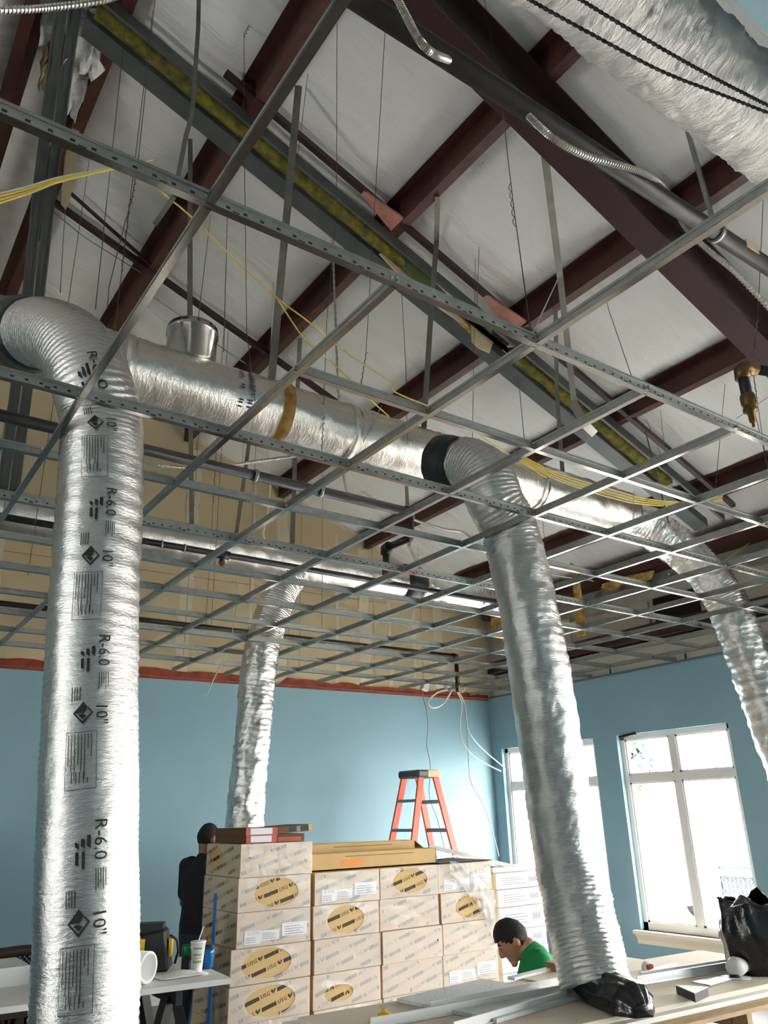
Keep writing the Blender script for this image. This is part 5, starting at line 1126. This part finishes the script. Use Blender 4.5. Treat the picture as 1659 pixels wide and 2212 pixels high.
def hand(g, w, d, n, s=1):                               # wrist, direction of fingers, palm normal
    d = Vector(d).normalized(); n = (Vector(n) - d * d.dot(Vector(n))).normalized(); sd = d.cross(n) * s; w = Vector(w)
    M = Matrix((d, sd, n)).transposed(); ellips(g, w + d * .05, (.055, .042, .017), M)
    for k, (o, L) in enumerate(((-.032, .062), (-.011, .072), (.011, .068), (.031, .052))):
        a = w + d * .085 + sd * o; b = a + d * L * .45 - n * .008; c_ = b + d * L * .3 - n * .02; e_ = c_ + d * L * .15 - n * .02; g.tube([a, b, c_, e_], [.0095, .009, .0085, .007], 8)
    a = w + d * .025 - sd * .03; g.tube([a, a + d * .03 - sd * .025 - n * .006, a + d * .055 - sd * .03 - n * .016], [.013, .011, .008], 8)
    return g
def person(loc, lab, J, skin, shirt, trous, rad=1.0, facem=None, low_back=-.35, sleeve=.75, vol=1.08, shoe=True):
    e = empty('person', loc, lab, 'person')
    g = G(); M = facem; head(g, J['head'], M); limb(g, [J['neck'], J['head'] + M @ Vector((-.02, 0, -.06))], [.058, .052])
    for q in 'lr':
        limb(g, [J['sh_' + q], J['el_' + q]], [.048, .038]); limb(g, [J['el_' + q], J['wr_' + q]], [.038, .026]); hand(g, J['wr_' + q], J['hd_' + q], J['hn_' + q], 1 if q == 'l' else -1)
        limb(g, [J['hip_' + q], J['kn_' + q]], [.08, .05]); limb(g, [J['kn_' + q], J['an_' + q]], [.052, .036])
        limb(g, [J['an_' + q], J['an_' + q] + J['toe_' + q] * .16 + Vector((0, 0, -.03))], [.036, .03])
    sc_ = (J['sh_l'] + J['sh_r']) / 2; hc = (J['hip_l'] + J['hip_r']) / 2; ax_ = (J['sh_l'] - J['sh_r']).normalized()
    def torso(g, k, lo=0.0):
        up2 = (sc_ - hc).normalized(); fw2 = ax_.cross(up2); Mt = Matrix((fw2, ax_, up2)).transposed(); L = (sc_ - hc).length; N = 11
        prof = [(0, .115, .165), (.12, .12, .17), (.35, .11, .155), (.6, .118, .172), (.82, .115, .19), (.95, .085, .17), (1.04, .055, .09)]; rings = []; seg = 24
        for t, rx, ry in prof:
            if t < lo: continue
            for i in range(seg): a = 2 * PI * i / seg; rings.append(hc + up2 * L * t + fw2 * (rx + k) * math.cos(a) + ax_ * (ry + k) * math.sin(a))
        m_ = len(rings) // seg; g.add(rings, [(j * seg + i, j * seg + (i + 1) % seg, (j + 1) * seg + (i + 1) % seg, (j + 1) * seg + i) for j in range(m_ - 1) for i in range(seg)] + [tuple(range(seg - 1, -1, -1)), tuple((m_ - 1) * seg + i for i in range(seg))])
    torso(g, -.006); limb(g, [sc_, J['neck']], [.07, .056]); remesh(part(g, 'body', skin, e, True), .0075, 2)
    s = G(); torso(s, .014, -.01)
    for q in 'lr':
        limb(s, [J['sh_' + q] - (J['sh_' + q] - sc_) * .3, J['sh_' + q]], [.08, .068]); limb(s, [J['sh_' + q], J['sh_' + q] + (J['el_' + q] - J['sh_' + q]) * sleeve], [.066, .06])
    limb(s, [sc_, sc_ + (J['neck'] - sc_) * .55], [.085, .07]); remesh(part(s, 'shirt', shirt, e, True), .011, 3)
    t = G(); ellips(t, hc, (.13, .18, .11), axes(ax_.cross(Vector((0, 0, 1))), (0, 0, 1)))
    for q in 'lr': limb(t, [J['hip_' + q], J['kn_' + q]], [.098, .068]); limb(t, [J['kn_' + q], J['an_' + q] + Vector((0, 0, .02))], [.068, .058])
    remesh(part(t, 'trousers', trous, e, True), .011, 3)
    for q in 'lr':
        b = G(); tt = J['toe_' + q]; a = J['an_' + q]; b.tube([a - tt * .05 + Vector((0, 0, -.03)), a + tt * .03 + Vector((0, 0, -.025)), a + tt * .12 + Vector((0, 0, -.035)), a + tt * .19 + Vector((0, 0, -.045))], [.042, .05, .044, .03], 14); remesh(part(b, 'shoe', 'shoe', e, True), .01, 2)
    hair(e, J['head'], M, low_back, vol=vol); face_bits(e, J['head'], M); return e
Z = Vector((0, 0, 1))
# man in a black T-shirt behind the left end of the cartons
hd = at(449, 1814, 'y', 5.72); f2 = Vector((.93, .36, 0)).normalized(); a2 = Z.cross(f2)
b0 = Vector((hd.x - .05, hd.y - .03, 0)); sh = b0 + Z * 1.33; hp = b0 + Z * .84
J = dict(head=hd + Vector((0, 0, .01)), neck=sh + Z * .09 + f2 * .03)
for q, s in (('l', 1), ('r', -1)):
    J['sh_' + q] = sh + a2 * s * .18; J['el_' + q] = J['sh_' + q] + f2 * .04 - Z * .28 + a2 * s * .05; J['wr_' + q] = J['el_' + q] + f2 * .22 + Z * .03; J['hd_' + q] = f2; J['hn_' + q] = -a2 * s
    J['hip_' + q] = hp + a2 * s * .09; J['kn_' + q] = hp + a2 * s * .11 - Z * .40 + f2 * .03; J['an_' + q] = b0 + a2 * s * .12 + Z * .08 - f2 * .02; J['toe_' + q] = f2
pm = person(b0, 'person in a black T-shirt and jeans standing behind the cartons, seen from behind', J, 'skin_dark', 'black_shirt', 'jeans', facem=axes(f2 + Vector((0, 0, -.2)), (0, 0, 1)), low_back=-.5, vol=1.05)
# man in green bending down behind the work table
fl2 = Vector((-.80, .60, 0)).normalized(); al = Z.cross(fl2); hd = depth(1107, 2030, 4.78); sh = depth(1166, 2072, 4.70); hp = sh - fl2 * .16 - Z * .42
ff = (fl2 * .80 - Z * .66 - al * .05).normalized()
J = dict(head=hd, neck=sh + (hd - sh) * .42 + Z * .02)
for q, s in (('l', 1), ('r', -1)):
    J['sh_' + q] = sh + al * s * .17 + fl2 * .02; J['el_' + q] = J['sh_' + q] + fl2 * .10 - Z * .27; J['wr_' + q] = J['el_' + q] + fl2 * .22 - Z * .06; J['hd_' + q] = fl2 - Z * .3; J['hn_' + q] = Z
    J['hip_' + q] = hp + al * s * .09; J['kn_' + q] = hp + al * s * .15 + fl2 * .40 + Z * .04; J['an_' + q] = Vector((J['kn_' + q].x, J['kn_' + q].y, .085)) - fl2 * .14; J['toe_' + q] = fl2
J['an_l'].z = J['an_r'].z = .085
pg = person((hp.x, hp.y, 0), 'person in a green T-shirt with dark hair bending down behind the work table', J, 'skin', 'green_shirt', 'jeans', facem=axes(ff, Z), low_back=-.62, vol=1.11)
tag(G().box((hp.x - .18, hp.y - .18, 0), (hp.x + .18, hp.y + .18, max(.1, hp.z - .13))).build('low_crate', 'pallet'), 'low wooden crate under the person in green', 'crate')

# ================================================================== OUTSIDE THE WINDOWS
gr = G().box((WX + .2, -60, -.3), (90, 90, -.12)); o = struct(gr, 'ground', 'asphalt'); o['label'] = 'bright paved lot outside the windows'
tx, ty = 10.0, 4.92
e = empty('pickup_truck', (tx, ty, -.12), 'white pickup truck parked nose first outside the four pane window', 'truck')
def tp(g, nm, m, sm=False): return part(g, nm, m, e, sm)
tp(G().box((tx + .12, ty - .98, .42), (tx + 1.5, ty + .98, 1.08)), 'hood', 'truck_white').modifiers.new('b', 'BEVEL').width = .08
tp(G().add([(tx + 1.4, ty - .92, 1.05), (tx + 1.4, ty + .92, 1.05), (tx + 2.0, ty + .78, 1.72), (tx + 2.0, ty - .78, 1.72), (tx + 3.6, ty - .92, 1.05), (tx + 3.6, ty + .92, 1.05), (tx + 3.4, ty + .78, 1.72), (tx + 3.4, ty - .78, 1.72)], [(0, 1, 2, 3), (3, 2, 6, 7), (4, 7, 6, 5), (0, 3, 7, 4), (1, 5, 6, 2)]), 'cab', 'truck_white')
tp(G().add([(tx + 1.5, ty - .8, 1.14), (tx + 1.5, ty + .8, 1.14), (tx + 1.94, ty + .7, 1.64), (tx + 1.94, ty - .7, 1.64)], [(0, 1, 2, 3)]), 'windshield', 'chrome')
tp(G().box((tx + 1.45, ty - .98, .42), (tx + 5.4, ty + .98, 1.06)), 'bed', 'truck_white')
tp(G().box((tx + .08, ty - .80, .56), (tx + .14, ty + .80, .96)), 'grille_back', 'truck_dark')
tp(G().box((tx + .02, ty - .88, .84), (tx + .12, ty + .88, .93)), 'grille_bar', 'truck_dark')
g = G(); v, f = text_mesh('CHEVROLET')
tp(G().add([(tx + .015, ty - x * .105, .885 + y * .062) for x, y in v], [tuple(reversed(q)) for q in f]), 'lettering', 'white')
for r in range(4):                                       # honeycomb mesh
    for c_ in range(13):
        yy = ty - .74 + c_ * .12 + (r % 2) * .06; tp(G().tube([(tx + .05, yy, .60 + r * .065), (tx + .10, yy, .60 + r * .065)], .034, 6, False), 'grille_cell', 'truck_white')
tp(G().box((tx - .06, ty - .99, .34), (tx + .12, ty + .99, .55)), 'bumper', 'chrome').modifiers.new('b', 'BEVEL').width = .04
tp(G().box((tx - .065, ty - .5, .3), (tx + .0, ty + .5, .36)), 'air_dam', 'truck_dark')
for s in (-1, 1):
    tp(G().box((tx + .06, ty + s * .9 - .09, .62), (tx + .16, ty + s * .9 + .09, .95)), 'headlight', 'chrome')
    tp(G().box((tx + 1.55, ty + s * 1.12 - .09, 1.1), (tx + 1.66, ty + s * 1.12 + .09, 1.32)), 'mirror', 'truck_dark')
    for xx in (tx + .85, tx + 4.4): tp(G().tube([(xx, ty + s * .98, .26), (xx, ty + s * .72, .26)], .38, 28), 'wheel', 'tyre')
e = empty('parked_car', (11.5, 8.6, -.12), 'pale parked car with its wheel showing at the lower left pane', 'car')
def tq(g, nm, m): return part(g, nm, m, e)
tq(G().prism([(10.0, .1), (10.0, .55), (10.9, .68), (11.5, 1.15), (13.0, 1.18), (13.7, .72), (14.2, .66), (14.2, .1)], -9.9, -8.35, Matrix(((1, 0, 0, 0), (0, 0, -1, 0), (0, 1, 0, 0), (0, 0, 0, 1)))), 'body', 'truck_white')
for xx in (10.75, 13.4):
    for yy in (8.3, 9.75): tq(G().tube([(xx, yy, .2), (xx, yy + .22, .2)], .32, 28), 'tyre', 'tyre'); tq(G().tube([(xx, yy - .01, .2), (xx, yy + .2, .2)], .2, 20), 'rim', 'chrome')
tq(G().prism([(11.1, .74), (11.58, 1.1), (12.9, 1.12), (13.4, .76)], -8.36, -8.33, Matrix(((1, 0, 0, 0), (0, 0, -1, 0), (0, 1, 0, 0), (0, 0, 0, 1)))), 'side_glass', 'truck_dark')
tp_ = at(1372, 1650, 'x', 26.0); e = empty('tree', (26, tp_.y, -.12), 'tree paled in colour for haze beyond the upper left window pane', 'tree')
part(G().tube([(26, tp_.y, -.12), (26.1, tp_.y + .1, 2), (26, tp_.y, 4)], [.2, .15, .08], 10), 'trunk', 'bark', e, True)
rnd = random.Random(2); vs_ = []; fs_ = []
for k in range(900):
    d = Vector((rnd.gauss(0, 1), rnd.gauss(0, 1), rnd.gauss(0, 1))).normalized() * rnd.uniform(.3, 1) ** .5; c_ = Vector((26 + d.x * 1.1, tp_.y + d.y * 1.1, 3.7 + d.z * 1.3)); a = Vector((rnd.uniform(-1, 1), rnd.uniform(-1, 1), rnd.uniform(-1, 1))) * .22; b = Vector((rnd.uniform(-1, 1), rnd.uniform(-1, 1), rnd.uniform(-1, 1))) * .22
    n = len(vs_); vs_ += [c_ - a, c_ + b, c_ + a, c_ - b]; fs_.append((n, n + 1, n + 2, n + 3))
o = part(G().add(vs_, fs_), 'haze_paled_foliage', 'leaf', e); o['kind'] = 'stuff'
tl = at(1552, 1680, 'x', 24.0); e = empty('lamp_post', (24, tl.y, -.12), 'thin lamp post seen through the upper right pane', 'lamp post'); part(G().tube([(24, tl.y, -.12), (24, tl.y, 4.2)], .05, 10), 'post', 'truck_dark', e); part(G().box((23.7, tl.y - .1, 4.2), (24.3, tl.y + .1, 4.3)), 'lamp_head', 'truck_dark', e)
